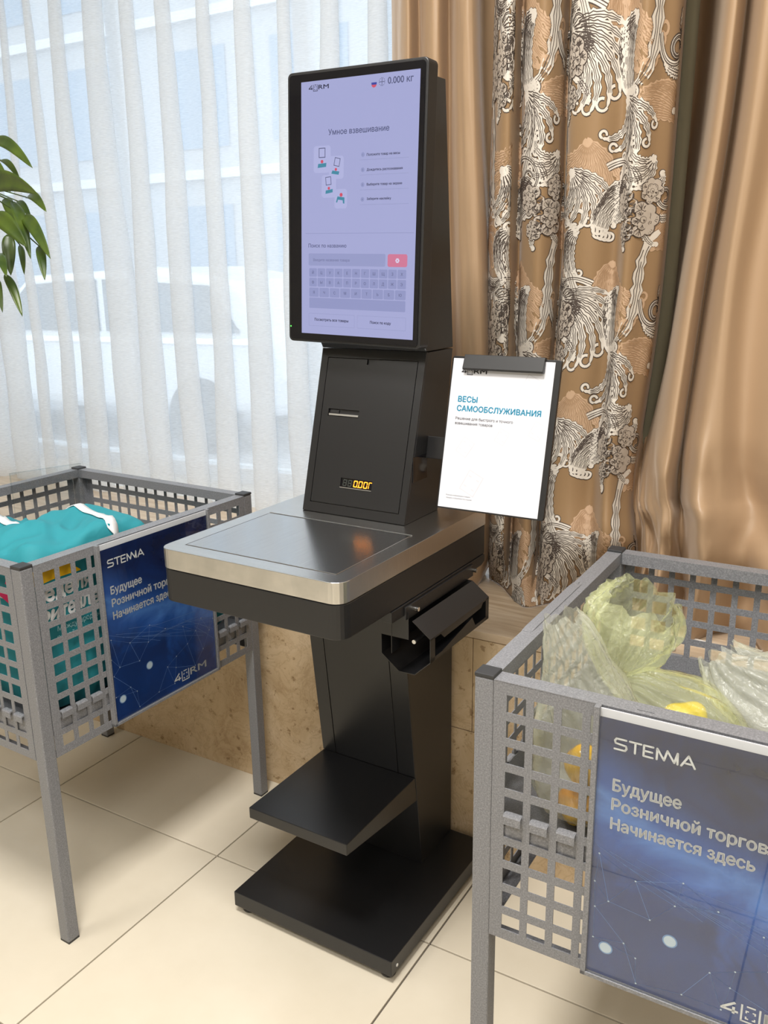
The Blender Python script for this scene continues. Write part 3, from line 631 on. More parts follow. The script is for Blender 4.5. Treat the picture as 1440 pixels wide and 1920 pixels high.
# flag and language marks
c = K1(770, 278); n = 14
for a0, a1, ink in ((180, 216, 's_blue'), (216, 324, 's_rose')):
    pass
fl_poly(UI, [(c[0]-.006, c[1]+.001), (c[0]-.0055, c[1]-.003), (c[0]+.0055, c[1]-.003), (c[0]+.006, c[1]+.001)], L2, II['s_blue'])
fl_poly(UI, [(c[0]-.0055, c[1]-.003)]+[(c[0]+.006*math.cos(R_(a)), c[1]-.001+.0068*math.sin(R_(a))) for a in range(200, 341, 14)]+[(c[0]+.0055, c[1]-.003)], L2, II['s_rose'])
c = K1(833, 268)
for a in (0, 90): fl_line(UI, (c[0]-.0062*math.cos(R_(a)), c[1]-.0062*math.sin(R_(a))), (c[0]+.0062*math.cos(R_(a)), c[1]+.0062*math.sin(R_(a))), .0012, L2, II['s_bold'])
for a in range(0, 360, 30):
    q0 = (c[0]+.0062*math.cos(R_(a)), c[1]+.0068*math.sin(R_(a))); q1 = (c[0]+.0062*math.cos(R_(a+18)), c[1]+.0068*math.sin(R_(a+18))); fl_line(UI, q0, q1, .0012, L2, II['s_grey'])
# picture cards
for (cx, cy, wd, kind, rot) in ((357, 880, .033, 0, 0), (470, 945, .028, 0, -12), (410, 1095, .028, 0, 5), (505, 1195, .024, 1, -8)):
    c = K1(cx, cy); fl_rect(UI, c[0]-wd*.62, c[0]+wd*.62, c[1]-wd*.78, c[1]+wd*.72, L1, II['s_card'], .006)
    ca, sa = math.cos(R_(rot)), math.sin(R_(rot))
    def G(x, y, c=c, wd=wd, ca=ca, sa=sa): return (c[0]+(x*ca-y*sa)*wd, -.0009, c[1]+(x*sa+y*ca)*wd)
    if kind == 0:
        fl_frame(UI, -.24, .24, .05, .60, .045, G, II['s_bold']); fl_disc(UI, 0, -.16, .10, G, II['s_rose'], 12); fl_poly(UI, [(-.32, -.50), (.30, -.46), (.32, -.24), (-.28, -.28)], G, II['s_teal'])
    else:
        fl_disc(UI, 0, .28, .15, G, II['s_rose'], 12); fl_poly(UI, [(-.42, -.35), (-.30, -.35), (-.25, -.12), (.22, -.12), (.28, -.35), (.42, -.35), (.36, .12), (-.34, .12)], G, II['s_teal'])
for i, (ty, body, xr) in enumerate(((850, 'Положите товар на весы', 975), (970, 'Дождитесь распознавания', 996), (1088, 'Выберите товар на экране', 992), (1205, 'Заберите наклейку', 905))):
    tx(body, (712, ty+4), (xr, ty-6), ink='s_dark', bold=.00012)
    c = K1(681-i*1.5, ty-3); fl_disc(UI, c[0], c[1], .0042, L1, II['s_key'], 16); text(UI, str(i+1), c[0], c[1]-.0016, L3, cap=.0032, mi=II['s_bold'], anchor='C')
    a, b = K1(655, ty+40), K1(1045, ty+30); fl_line(UI, a, (b[0], a[1]), .0006, L1, II['s_line'])
# lower panel
a, b = K2(225, 160), K2(1085, 160); fl_line(UI, a, (b[0], a[1]), .0009, L1, II['s_line'])
tx('Поиск по названию', (250, 270), (550, 273), ink='s_bold', K=K2, bold=.0001)
rc((250, 318), (858, 424), 's_field', r=.003); tx('Введите название товара', (288, 379), (575, 384), ink='s_grey', K=K2)
rc((878, 324), (1032, 428), 's_red', r=.004); c = K2(955, 376)
fl_disc(UI, c[0], c[1], .0046, L2, II['s_white'], 6); fl_line(UI, (c[0]-.002, c[1]-.002), (c[0]+.002, c[1]+.002), .001, L3, II['s_red']); fl_line(UI, (c[0]-.002, c[1]+.002), (c[0]+.002, c[1]-.002), .001, L3, II['s_red'])
xl, xr = K2(252, 480)[0], K2(1028, 480)[0]
for (ya, yb, row) in ((440, 514, 'ЙЦУКЕНГШЩЗХ'), (518, 594, 'ФЫВАПРОЛДЖЭ'), (599, 678, 'ЯЧСМИТЬБЮ')):
    t0, t1 = K2(640, ya)[1], K2(640, yb)[1]; nk = len(row); st = (xr-xl)/nk
    for k, ch in enumerate(row):
        fl_rect(UI, xl+k*st+.0009, xl+(k+1)*st-.0009, t1+.0006, t0-.0006, L1, II['s_key'], .002)
        text(UI, ch, xl+(k+.5)*st, (t0+t1)/2-.0028, L3, cap=.0054, mi=II['s_bold'], anchor='C')
t0, t1 = K2(640, 683)[1], K2(640, 768)[1]; fl_rect(UI, xl+.001, xr-.001, t1, t0, L1, II['s_key'], .002)
for (xa, xb, body, ta, tb) in ((252, 612, 'Посмотреть все товары', 298, 565), (636, 1020, 'Поиск по коду', 738, 903)):
    p, q = K2(xa, 812), K2(xb, 905); zc = K2(640, 862)[1]
    fl_frame(UI, p[0], q[0], zc-.0125, zc+.0125, .0005, L1, II['s_line']); a, b = K2(ta, 862), K2(tb, 870); text(UI, body, a[0], zc-.002, L3, width=b[0]-a[0], mi=II['s_dark'], bold=.00015)
tag(UI.obj('screen_graphics', [MT[k] for k in inks], mo), 'Russian weighing menu with on-screen keyboard', kind='stuff')
c = scr(546, 611); MB().lathe([(0, 0), (.0013, 0), (.0013, .0008), (0, .0008)], 10).obj('power_light', MT['led_g'], mo, loc=(c[0], -.0002, c[1]), rot=(R_(90), 0, 0))
for pz, hh in ((.098, .010), (.052, .011), (.036, .013)):
    MB().box(-.1700, -.1688, .008, .013, -.2557+pz-hh/2, -.2557+pz+hh/2).obj('menu_button', MT['alu'], mo)
# bag-roll holder under the right edge of the platform
MB().prism([(.018, .784), (.018, .806), (.408, .806), (.408, .790), (.392, .784)], .190, .2085, 0).obj('mounting_bar', B, kiosk, bevel=.001)
MB().box(.2080, .2125, .062, .345, .7755, .8015).obj('hanger_strip', B, kiosk, bevel=.0012)
for y in (.093, .342):
    MB().tube([(.2125, y, .7895), (.2225, y, .7895)], .0042, 12).obj('screw', MT['chrome'], kiosk)
oct_ = [(.222, .774), (.260, .745), (.260, .697), (.226, .665), (.191, .664), (.152, .694), (.152, .745), (.190, .774)]
ya, yb = .070, .322
mb = MB()
def wallq(p, q, y0, y1, t=.0014):
    dx, dz = q[0]-p[0], q[1]-p[1]; L = math.hypot(dx, dz); nx, nz = -dz/L*t, dx/L*t
    a = [(p[0], p[1]), (q[0], q[1]), (q[0]-nx, q[1]-nz), (p[0]-nx, p[1]-nz)]
    mb.prism(a, y0, y1, 1)
for k in range(8):
    p, q = oct_[k], oct_[(k+1) % 8]
    if k == 1: continue
    if k == 7: continue
    wallq(p, q, ya, yb)
# slotted outer face: end strips, upper and lower strips and the tear tongue
p, q = oct_[1], oct_[2]
wallq(p, q, ya, ya+.018); wallq(p, q, yb-.014, yb)
wallq(p, (.260, .7415), ya, yb); wallq((.260, .704), q, ya, yb)
x_ = .260
mb.prism([(ya+.04, .703), (ya+.175, .726), (ya+.19, .703)], x_-.0014, x_, 0); mb.prism([(ya+.040, .7425), (ya+.055, .729), (ya+.215, .733), (ya+.225, .7425)], x_-.0014, x_, 0)
hold = mb.obj('bag_roll_holder', B, kiosk)
MB().add([(x, yb-.001, z) for x, z in oct_], [tuple(range(8))]).add([(x, yb, z) for x, z in oct_], [tuple(range(8))[::-1]]).obj('end_plate', B, hold)
MB().tube([(.206, ya+.035, .716), (.206, yb, .716)], .0045, 12).obj('spindle', MT['blackplastic'], hold)
MB().tube([(.206, ya+.032, .716), (.206, ya+.036, .716)], .0042, 12).obj('spindle_cap', MT['alu'], hold)
MB().box(.176, .1775, ya-.002, ya+.03, .700, .790).obj('hanger_plate', B, hold); MB().box(.150, .214, ya-.0015, ya, .735, .790).obj('hanger_plate', B, hold)
MB().box(.196, .2085, ya+.01, ya+.05, .772, .780).obj('hanger_foot', B, hold); MB().box(.196, .2085, yb-.04, yb-.01, .772, .780).obj('hanger_foot', B, hold)
MB().tube([(.2, ya+.008, .771), (.2, ya+.008, .783)], .005, 12).obj('hanger_bolt', MT['chrome'], hold)

# ------------------------------------------------------------------ clipboard
CM = Matrix.Translation((-.680, 1.563, 1.087)) @ Matrix.Rotation(R_(1.333), 4, 'Z') @ Matrix.Rotation(R_(-13.692), 4, 'X') @ Matrix.Rotation(R_(.287), 4, 'Y')
cb = thing('clipboard', 'black clipboard holding a white printed information sheet, beside the kiosk tower', 'clipboard'); cb.matrix_world = CM
MB().prism(rrect(-.1085, .1165, -.1515, .1530, .005, 4), .0010, .0100, 1).obj('board', MT['blackplastic'], cb, bevel=.0008)
MB().prism([(-.006, .1560), (.004, .1570), (.010, .1535), (.010, .1500), (.0005, .1265), (-.010, .1250), (-.0115, .1285)], -.080, .086, 0).obj('clip', MT['blackplastic'], cb, bevel=.001)
# arm that holds the board on the kiosk side
MB().box(-.149, -.02, .0100, .016, -.055, -.010).obj('mounting_arm', B, cb, bevel=.001)
pp = MB().box(-.105, .105, 0, .0009, -.1485, .1485).obj('paper_sheet', MT['paper'], cb)
PT = MB(); PF = lambda x, y: (x, -.0003, y); PF2 = lambda x, y: (x, -.0005, y)
CMI = CM.inverted()
def cbp(x, y):
    o_ = CMI @ CC; d = CMI.to_3x3() @ ray(800+x/5.143, 640+y/5.143); p = o_+d*(-o_.y/d.y); return (p.x, p.z)
def ct(body, a, b, mi, bold=0, cap=None):
    p, q = cbp(*a), cbp(*b); text(PT, body, p[0], (p[1]+q[1])/2, PF2, width=q[0]-p[0], mi=mi, bold=bold, cap=cap)
p = cbp(335, 302); q = cbp(580, 318); logo4rm(PT, p[0], (p[1]+q[1])/2, q[0]-p[0], PF2, 0, .0003)
ct('ВЕСЫ', (303, 580), (487, 592), 1, .00055); ct('САМООБСЛУЖИВАНИЯ', (291, 668), (1100, 728), 1, .00055)
ct('Решение для быстрого и точного', (278, 752), (830, 793), 2, .0001); ct('взвешивания товаров', (274, 797), (633, 826), 2, .0001)
ct('Больше информации о наших', (187, 1482), (420, 1508), 2); ct('товарах и решениях по ссылке', (184, 1510), (432, 1535), 2)
for (x, y, r, a) in ((660, 560, .017, 25), (1000, 440, .020, 25), (370, 1020, .017, 30), (725, 925, .014, 25), (1065, 870, .016, 25), (430, 1370, .022, 25)):
    c = cbp(x, y); ca, sa = math.cos(R_(-a)), math.sin(R_(-a)); G = lambda X, Y, c=c, ca=ca, sa=sa, r=r: (c[0]+(X*ca-Y*sa)*r, -.0002, c[1]+(X*sa+Y*ca)*r)
    fl_frame(PT, -.8, .8, -1, 1, .09, G, 3)
    for sx in (-1, 1):
        for sy in (-1, 1): fl_rect(PT, sx*.42-.16, sx*.42+.16, sy*.48-.06, sy*.48+.06, G, 3)
tag(PT.obj('printed_lettering', [MT['ink'], MT['blueink'], MT['greyink'], MT['wm']], pp), 'blue Russian heading and grey text', kind='stuff')
# ------------------------------------------------------------------ poster print
def poster_mat():
    m = mat('blue_network_poster', (.02, .05, .3), .22, 0, .5); n, l, b = nt(m); b.inputs['Coat Weight'].default_value = .6; b.inputs['Coat Roughness'].default_value = .08
    v = coords(m); sx = n.new('ShaderNodeSeparateXYZ'); l.new(v, sx.inputs[0])
    f = noisen(m, v, 9, 4, .6, .8)
    base = ramp(m, f, [(.25, (.006, .008, .030)), (.5, (.007, .018, .085)), (.75, (.010, .035, .16))])
    # soft bright band running down from the left edge: distance from z = .285 - .42 x
    def math_(op, a, b_=None):
        x = n.new('ShaderNodeMath'); x.operation = op
        for i, q in enumerate((a, b_)):
            if q is None: continue
            if isinstance(q, (int, float)): x.inputs[i].default_value = q
            else: l.new(q, x.inputs[i])
        return x.outputs[0]
    d = math_('ADD', math_('SUBTRACT', sx.outputs['Z'], .275), math_('MULTIPLY', sx.outputs['X'], .42))
    d = math_('ADD', d, math_('MULTIPLY', math_('SUBTRACT', f, .5), .16))
    a = math_('ABSOLUTE', d)
    band = ramp(m, math_('MULTIPLY', a, 10), [(0, (.07, .19, .50)), (.35, (.015, .07, .27)), (1, (0, 0, 0))])
    low = ramp(m, math_('MULTIPLY', sx.outputs['Z'], 2.4), [(0, (.006, .03, .13)), (.45, (.005, .025, .11)), (.62, (0, 0, 0)), (1, (0, 0, 0))])
    setc(m, mixc(m, 1, mixc(m, 1, base, band, 'ADD'), low, 'ADD')); return m
MT['poster'] = poster_mat(); MT['netline'] = mat('pale_blue_print', (.16, .30, .66), .4); MT['netdot'] = mat('white_blue_print', (.62, .74, .86), .4); MT['halo'] = mat('soft_blue_print', (.20, .36, .66), .4)

# ------------------------------------------------------------------ display baskets
PC, PH, HB = .029, .8648, .4418
def make_crate(label, loc, rz, SX, SY, sign, rowoff, tlab):
    cr_ = thing('display_basket', label, 'basket', loc, rz)
    post = None
    for (x, y) in ((0, 0), (SX-PC, 0), (0, SY-PC), (SX-PC, SY-PC)):
        if post is None:
            post = MB().box(0, PC, 0, PC, .004, PH-.006).obj('post', MT['crate'], cr_, bevel=.0025); cap = MB().box(-.0004, PC+.0004, -.0004, PC+.0004, PH-.006, PH).obj('post_cap', MT['cap'], post, bevel=.0015); ft = MB().box(.0006, PC-.0006, .0006, PC-.0006, 0, .005).obj('foot_cap', MT['cap'], post); p_ = post
        else:
            p_ = post.copy(); COL.objects.link(p_)
            for ch in (cap, ft): c_ = ch.copy(); COL.objects.link(c_); c_.parent = p_
        p_.location = (x, y, 0)
    def F(face):
        if face == 'ymin': return lambda t, d, z: (t, d, z)
        if face == 'ymax': return lambda t, d, z: (t, SY-d, z)
        if face == 'xmin': return lambda t, d, z: (d, t, z)
        return lambda t, d, z: (SX-d, t, z)
    zt0 = .841; RP = .0395; HW, HHt = .0282, .0264; NC, NR = 15, 10
    TRZ = .6215-RP*rowoff
    tray = MB().box(.004, SX-.004, .004, SY-.004, TRZ-.0015, TRZ)
    for (a, b, c, d) in ((.0035, SX-.0035, .0035, .005), (.0035, SX-.0035, SY-.005, SY-.0035), (.0035, .005, .005, SY-.005), (SX-.005, SX-.0035, .005, SY-.005)): tray.box(a, b, c, d, TRZ-.012, TRZ+.034)
    tray = tray.obj('tray', MT['crate'], cr_)
    tabs = {}
    for face in ('ymin', 'ymax', 'xmin', 'xmax'):
        f = F(face); Sz = SX if face[0] == 'y' else SY; t0 = .0487; tp = (Sz-2*t0-HW)/(NC-1)
        xb = [PC+.0003]; 
        for k in range(NC): xb += [t0+k*tp, t0+k*tp+HW]
        xb.append(Sz-PC-.0003)
        zb = [HB]
        for k in range(NR-1, -1, -1): zb += [zt0-k*RP-HHt, zt0-k*RP]
        zb.append(PH-.006)
        mb = MB(); nx, nz = len(xb), len(zb); T = .0016
        for d in (0, T):
            for z in zb:
                for x in xb: mb.v.append(f(x, d, z))
        vid = lambda i, j, k: k*nx*nz+j*nx+i
        solid = lambda i, j: 0 <= i < nx-1 and 0 <= j < nz-1 and not (i % 2 == 1 and j % 2 == 1)
        for j in range(nz-1):
            for i in range(nx-1):
                if not solid(i, j): continue
                mb.f.append((vid(i, j, 0), vid(i+1, j, 0), vid(i+1, j+1, 0), vid(i, j+1, 0))); mb.f.append((vid(i, j, 1), vid(i, j+1, 1), vid(i+1, j+1, 1), vid(i+1, j, 1)))
                for (di, dj, a, b) in ((-1, 0, (i, j), (i, j+1)), (1, 0, (i+1, j), (i+1, j+1)), (0, -1, (i, j), (i+1, j)), (0, 1, (i, j+1), (i+1, j+1))):
                    if not solid(i+di, j+dj): mb.f.append((vid(*a, 0), vid(*b, 0), vid(*b, 1), vid(*a, 1)))
        mb.m = [0]*len(mb.f)
        def bx(t0_, t1_, d0, d1, z0, z1):
            P = [f(t, d, z) for z in (z0, z1) for t, d in ((t0_, d0), (t1_, d0), (t1_, d1), (t0_, d1))]; mb.add(P, [(0, 3, 2, 1), (4, 5, 6, 7), (0, 1, 5, 4), (1, 2, 6, 5), (2, 3, 7, 6), (3, 0, 4, 7)])
        ea, eb = PC+.0003, Sz-PC-.0003; bx(ea, eb, 0, .008, PH-.0066, PH-.0046); bx(ea, eb, .0094, PC-.001, PH-.0066, PH-.0046)   # rail top, pierced by two slots
        for ta, tb in ((ea, Sz*.33), (Sz*.33+.022, Sz*.62), (Sz*.62+.022, eb)): bx(ta, tb, .008, .0094, PH-.0066, PH-.0046)
        bx(PC+.0003, Sz-PC-.0003, PC-.0026, PC-.001, PH-.027, PH-.0066)
        bx(PC+.0003, Sz-PC-.0003, T, .026, HB, HB+.0015)
        pan = mb.obj('side_panel', MT['crate'], cr_)
        # hooks of the tray that come through the holes
        for k in range(NC):
            key = face
            if face == sign and .1735-HW < t0+k*tp < .5095: continue
            if key not in tabs:
                tm_ = MB(); zz = TRZ+.034; prof = [(.0048, zz-.001), (.0048, zz+.0018), (-.0045, zz+.0018), (-.0065, zz-.001), (-.0065, zz-.0135), (-.0050, zz-.0135), (-.0048, zz-.0022), (-.0035, zz-.0008)]
                P = [f(t, d, z) for t in (0, HW-.002) for d, z in prof]; o0 = f(0, 0, 0); n_ = len(prof)
                tm_.add(P, [tuple(range(n_)), tuple(range(n_, 2*n_))[::-1]]+[(i, (i+1) % n_, n_+(i+1) % n_, n_+i) for i in range(n_)])
                t_ = tm_.obj('tab', MT['crate'], tray); tabs[key] = t_
            else: t_ = tabs[key].copy(); COL.objects.link(t_)
            tt = t0+k*tp+.001; t_.location = (tt, 0, 0) if face[0] == 'y' else (0, tt, 0)
    # poster holder on one side
    f = F(sign); A0, A1 = .1735, .5095
    mb = MB()
    def fb(t0_, t1_, d0, d1, z0, z1, m_=mb):
        P = [f(t, d, z) for z in (z0, z1) for t, d in ((t0_, d0), (t1_, d0), (t1_, d1), (t0_, d1))]; m_.add(P, [(0, 3, 2, 1), (4, 5, 6, 7), (0, 1, 5, 4), (1, 2, 6, 5), (2, 3, 7, 6), (3, 0, 4, 7)])
    fb(A0, A0+.0075, -.0125, -.0005, HB+.004, PH-.003); fb(A1-.0075, A1, -.0125, -.0005, HB+.004, PH-.003); fb(A0, A1, -.0125, -.0005, HB+.004, HB+.0105); fb(A0, A1, -.002, -.0005, HB+.004, PH-.0085)
    hd = mb.obj('poster_holder', MT['crate'], cr_, bevel=.0008)
    w0, w1, z0, z1 = A0+.0075, A1-.0075, HB+.0105, .8475
    ps = MB().add([(0, 0, 0), (w1-w0, 0, 0), (w1-w0, 0, z1-z0), (0, 0, z1-z0)], [(0, 1, 2, 3)]).obj('poster', MT['poster'], hd)
    ps.location = f(w0, -.0065, z0); ps.rotation_euler = (0, 0, 0 if sign == 'ymin' else R_(90))
    mb = MB(); fb(w0, w1, -.0068, -.0055, z1, .8595, mb); mb.obj('poster_margin', MT['paper'], hd)
    W_ = MB(); Q = lambda o_: (lambda t, z: f(t, -.0065-o_, z)); q1, q2, q3, q4 = Q(.0003), Q(.0005), Q(.0007), Q(.0009)
    rnd = random.Random(11); nodes = [(.186, .60), (.206, .575), (.262, .568), (.292, .602), (.230, .517), (.247, .500), (.342, .520), (.368, .508), (.372, .535), (.41, .552), (.44, .575), (.46, .60), (.497, .618), (.485, .56), (.40, .60), (.345, .615), (.30, .64), (.24, .62), (.19, .645), (.46, .52), (.50, .585), (.43, .488), (.31, .470), (.25, .46), (.188, .56), (.188, .51), (.36, .47)]
    def dist(a, b): return math.hypot(a[0]-b[0], a[1]-b[1])
    for i, a in enumerate(nodes):
        for b in sorted(nodes, key=lambda q: dist(a, q))[1:4]: fl_line(W_, a, b, .0006, q1, 0)
        fl_disc(W_, a[0], a[1], .0013, q2, 1, 8)
    for k in range(16): 
        x = .186+.018*k; z = .66-.26*(x-.18)+rnd.uniform(-.015, .015); fl_line(W_, (x, z), (min(.4985, x+rnd.uniform(.08, .19)), z-rnd.uniform(.0, .07)), .0005, q1, 0)
    for (x, z) in ((.206, .499), (.2895, .546)): fl_disc(W_, x, z, .0098, q1, 2, 24); fl_disc(W_, x, z, .0080, q2, 1, 24)
    # STENNA mark, drawn strokes
    def stroke(P, tk=.0027):
        for a, b in zip(P, P[1:]): fl_line(W_, a, b, tk, q3, 3)
        for a in P: fl_disc(W_, a[0], a[1], tk/2, q3, 3, 8)
    X, Z, hC = .2015, .8065, .0150
    stroke([(X+.0145, Z+hC), (X+.002, Z+hC), (X, Z+hC*.78), (X+.001, Z+hC*.56), (X+.0145, Z+hC*.46), (X+.0155, Z+hC*.22), (X+.0135, Z), (X, Z)])
    X += .019; stroke([(X, Z+hC), (X+.0145, Z+hC)]); stroke([(X+.0072, Z+hC), (X+.0072, Z)])
    X += .0180; stroke([(X+.0115, Z+hC), (X, Z+hC), (X, Z), (X+.0115, Z)]); stroke([(X, Z+hC/2), (X+.0105, Z+hC/2)])
    X += .0165; stroke([(X, Z), (X, Z+hC), (X+.0105, Z), (X+.0135, Z+hC), (X+.024, Z), (X+.024, Z+hC)] if 0 else [(X, Z), (X, Z+hC), (X+.0090, Z+.001), (X+.0125, Z+hC), (X+.0215, Z+.001), (X+.0250, Z+hC), (X+.0255, Z)])
    X += .0300; stroke([(X, Z), (X+.0082, Z+hC), (X+.0164, Z)]); stroke([(X+.0045, Z+hC*.30), (X+.012, Z+hC*.30)])
    text(W_, 'Будущее', .2025, .7455, q3, cap=.0172, width=.0865, mi=3, bold=.0006); text(W_, 'Розничной торговли', .2025, .7170, q3, cap=.0172, width=.2150, mi=3, bold=.0006); text(W_, 'Начинается здесь', .2025, .6880, q3, cap=.0172, width=.1785, mi=3, bold=.0006)
    logo4rm(W_, .358, .4715, .108, q3, 3, .0005)
    tag(W_.obj('poster_lettering', [MT['netline'], MT['netdot'], MT['halo'], MT['white']], hd), 'white Russian lettering over a pale network of lines', kind='stuff')
    mb = MB(); fb(w0+.0004, w1-.0004, -.0105, -.0098, z0, .8595, mb); mb.obj('clear_cover', MT['acrylic'], hd)
    return cr_, TRZ
LX, LY, LYAW, LA, LB = -1.4163, 1.0097, R_(-1.6081), .6756, .6529
RX, RY, RYAW = -.4686, 1.0233, R_(.217)
LM = Matrix.Translation((LX, LY, 0)) @ Matrix.Rotation(LYAW, 4, 'Z') @ Matrix.Translation((-LB, 0, 0)); RM_ = Matrix.Translation((RX, RY, 0)) @ Matrix.Rotation(RYAW, 4, 'Z')
cl, TL = make_crate('grey perforated metal basket on legs holding teal tote bags', tuple(LM.translation), LYAW, LB, LA, 'xmax', 3, '')
cr2, TR = make_crate('grey perforated metal basket on legs holding plastic bags of yellow peppers', (RX, RY, 0), RYAW, LA, LB, 'ymin', 0, '')
# plate hooked over the left rail of the pepper basket
MB().prism([(.175, PH-.0044), (.195, PH-.0030), (.40, PH-.0030), (.42, PH-.0044)], -.001, .016, 0).obj('rail_clip', MT['crate'], cr2, bevel=.0005)

# ------------------------------------------------------------------ acrylic divider in the tote basket (basket frame: x 0..LB)
def place(o, Mx): o.matrix_world = Mx; return o
ac = MB().prism([(.412, TL+.001), (.412, .900), (.640, .884), (.640, TL+.001)], .050, .053, 0).obj('divider_sheet', MT['acrylic'], bevel=.0004); place(ac, LM); tag(ac, 'clear acrylic sheet standing on edge inside the tote basket', 'sheet')
MB().prism([(.412, .898), (.412, .900), (.640, .884), (.640, .882)], .0495, .0535, 0).prism([(.412, TL+.002), (.412, .899), (.4135, .899), (.4135, TL+.002)], .0495, .0535, 0).obj('polished_edge', MT['paleteal'] if 0 else MT['glass'], ac)

# ------------------------------------------------------------------ tote bags
class Tote:
    def __init__(s, c, h, n, seed, amp=.012): s.c, s.h, s.n, s.seed, s.amp = c, h, n, seed, amp
    def nz(s, a, b): return s.amp*(N3(a*9, b*9, s.seed)+.5*N3(a*22, b*22, s.seed+3))
    def xf(s, y, z):      # front surface (+x)
        Y, Z = abs((y-s.c[1])/s.h[1]), abs((z-s.c[2])/s.h[2]); r = max(0, 1-Y**s.n-Z**s.n); return s.c[0]+s.h[0]*r**(1/s.n)+s.nz(y, z)*min(1, r*3)
    def zf(s, x, y):      # top surface
        X, Y = abs((x-s.c[0])/s.h[0]), abs((y-s.c[1])/s.h[1]); r = max(0, 1-X**s.n-Y**s.n); return s.c[2]+s.h[2]*r**(1/s.n)+1.3*s.amp*(N3(x*10, y*10, s.seed+9)+.6*(.4-abs(N3(x*16+y*9, y*14, s.seed+4))*2))*min(1, r*2)
    def yf(s, x, z):
        X, Z = abs((x-s.c[0])/s.h[0]), abs((z-s.c[2])/s.h[2]); r = max(0, 1-X**s.n-Z**s.n); return s.c[1]-s.h[1]*r**(1/s.n)
    def mesh(s, nu=96, nv=80):
        G = []
        for j in range(nv+1):
            ph = math.pi*(j/nv-.5); row = []
            for i in range(nu):
                th = 2*math.pi*i/nu; d = (math.cos(ph)*math.cos(th), math.cos(ph)*math.sin(th), math.sin(ph))
                k = (sum(abs(q)**s.n for q in d))**(-1/s.n); p = [s.c[a]+s.h[a]*d[a]*k for a in range(3)]
                if d[2]*k > .9: p[2] = s.zf(p[0], p[1])
                elif d[0]*k > .5: p[0] = s.xf(p[1], p[2])
                else:
                    q = .8*s.amp*N3(p[0]*11, p[1]*11, p[2]*11+s.seed); p[0] += q*d[0]; p[1] += q*d[1]
                row.append(tuple(p))
            G.append(row)
        return MB().grid(G, closed=True)
def ribbon(fn, P, wd, lift=.0015):
    mb = MB(); vs = []; n = len(P)
    for i, p in enumerate(P):
        a, b = P[max(i-1, 0)], P[min(i+1, n-1)]; dx, dy = b[0]-a[0], b[1]-a[1]; L = math.hypot(dx, dy) or 1
        for s_ in (-1, 0, 1): q = (p[0]-dy/L*wd/2*s_, p[1]+dx/L*wd/2*s_); vs.append((q[0], q[1], fn(*q)+lift))
    mb.add(vs, [(i*3+k, i*3+k+1, i*3+k+4, i*3+k+3) for i in range(n-1) for k in (0, 1)]); return mb
def path(a, b, n=16, bow=0):
    return [(a[0]+(b[0]-a[0])*k/n-(b[1]-a[1])*bow*math.sin(math.pi*k/n), a[1]+(b[1]-a[1])*k/n+(b[0]-a[0])*bow*math.sin(math.pi*k/n)) for k in range(n+1)]
def tote(label, t, front=False, straps=(), side=False):
    b0 = Vector((t.c[0], t.c[1], t.c[2]-t.h[2])); e = thing('tote_bag', label, 'tote bag', group=None); e.matrix_world = LM @ Matrix.Translation(b0); inv = Matrix.Translation(-b0)
    def sh(mb): mb.v = [tuple(inv @ Vector(v)) for v in mb.v]; return mb
    body = sh(t.mesh()).obj('bag_body', MT['teal'], e, smooth=True)
    for (a, b, bow) in straps: sh(ribbon(t.zf, path(a, b, 18, bow), .026, .003)).obj('strap', MT['white'], e, smooth=True, solid=.002)
    if front:
        mb = MB(); f = lambda y, z: (t.xf(y, z)+.0022, y, z); f2 = lambda y, z: (t.xf(y, z)+.0016, y, z)
        for i in range(24):
            y0, y1 = .045+i*.0055, .045+(i+1)*.0055; zl = lambda y: .796+.012*math.sin((y-.03)*22)-1.2*max(0, y-.12)**1.0*(-.12); zh = lambda y: .834-max(0, y-.13)*.75
            if zh(y1) > zl(y1): mb.add([f2(y0, zl(y0)), f2(y1, zl(y1)), f2(y1, zh(y1)), f2(y0, zh(y0))], [(0, 1, 2, 3)], 1)
        text(mb, 'Неделя', .036, .7680, f, cap=.030, width=.152, bold=.0018, slant=.12); text(mb, 'ритейла', .050, .7260, f, cap=.030, width=.150, bold=.0018, slant=.12)
        text(mb, 'Международный', .088, .6960, f, cap=.0115, width=.115, mi=2); text(mb, 'ритейл-форум', .088, .6760, f, cap=.0115, width=.098, mi=2)
        sh(mb).obj('printed_lettering', [MT['white'], MT['yellow'], MT['paleteal']], e)['kind'] = 'stuff'
    if side:
        mb = MB(); f = lambda x, z: (x, t.yf(x, z)-.004, z)
        xa = t.c[0]+.02; fl_poly(mb, [(xa-.05, .79), (xa+.02, .76), (xa+.052, .735), (xa+.05, .775), (xa+.0, .80)], f, 0); fl_poly(mb, [(xa-.05, .81), (xa+.03, .80), (xa-.01, .825)], f, 0); fl_poly(mb, [(xa+.02, .748), (xa+.06, .722), (xa+.055, .735)], f, 1)
        sh(mb).obj('printed_leaf', [MT['pink'], MT['white']], e)
    return e
bx_ = LB  # basket frame: front face (poster side) at x = LB
t1 = Tote((bx_-.138, .210, TL+.190), (.108, .172, .188), 6.5, 1, .014)
tote('teal tote bag with white lettering and a yellow stripe, upright in the basket', t1, True, (((bx_-.235, .300), (bx_-.035, .262), .05),), True)
t2 = Tote((bx_-.412, .21, TL+.165), (.140, .160, .163), 3.6, 5, .016)
tote('plain teal tote bag slumped behind the lettered tote', t2, False, (((bx_-.50, .10), (bx_-.32, .17), .12), ((bx_-.47, .27), (bx_-.30, .25), -.1)))
t3 = Tote((bx_-.20, .518, TL+.070), (.17, .120, .068), 3.2, 9, .014)
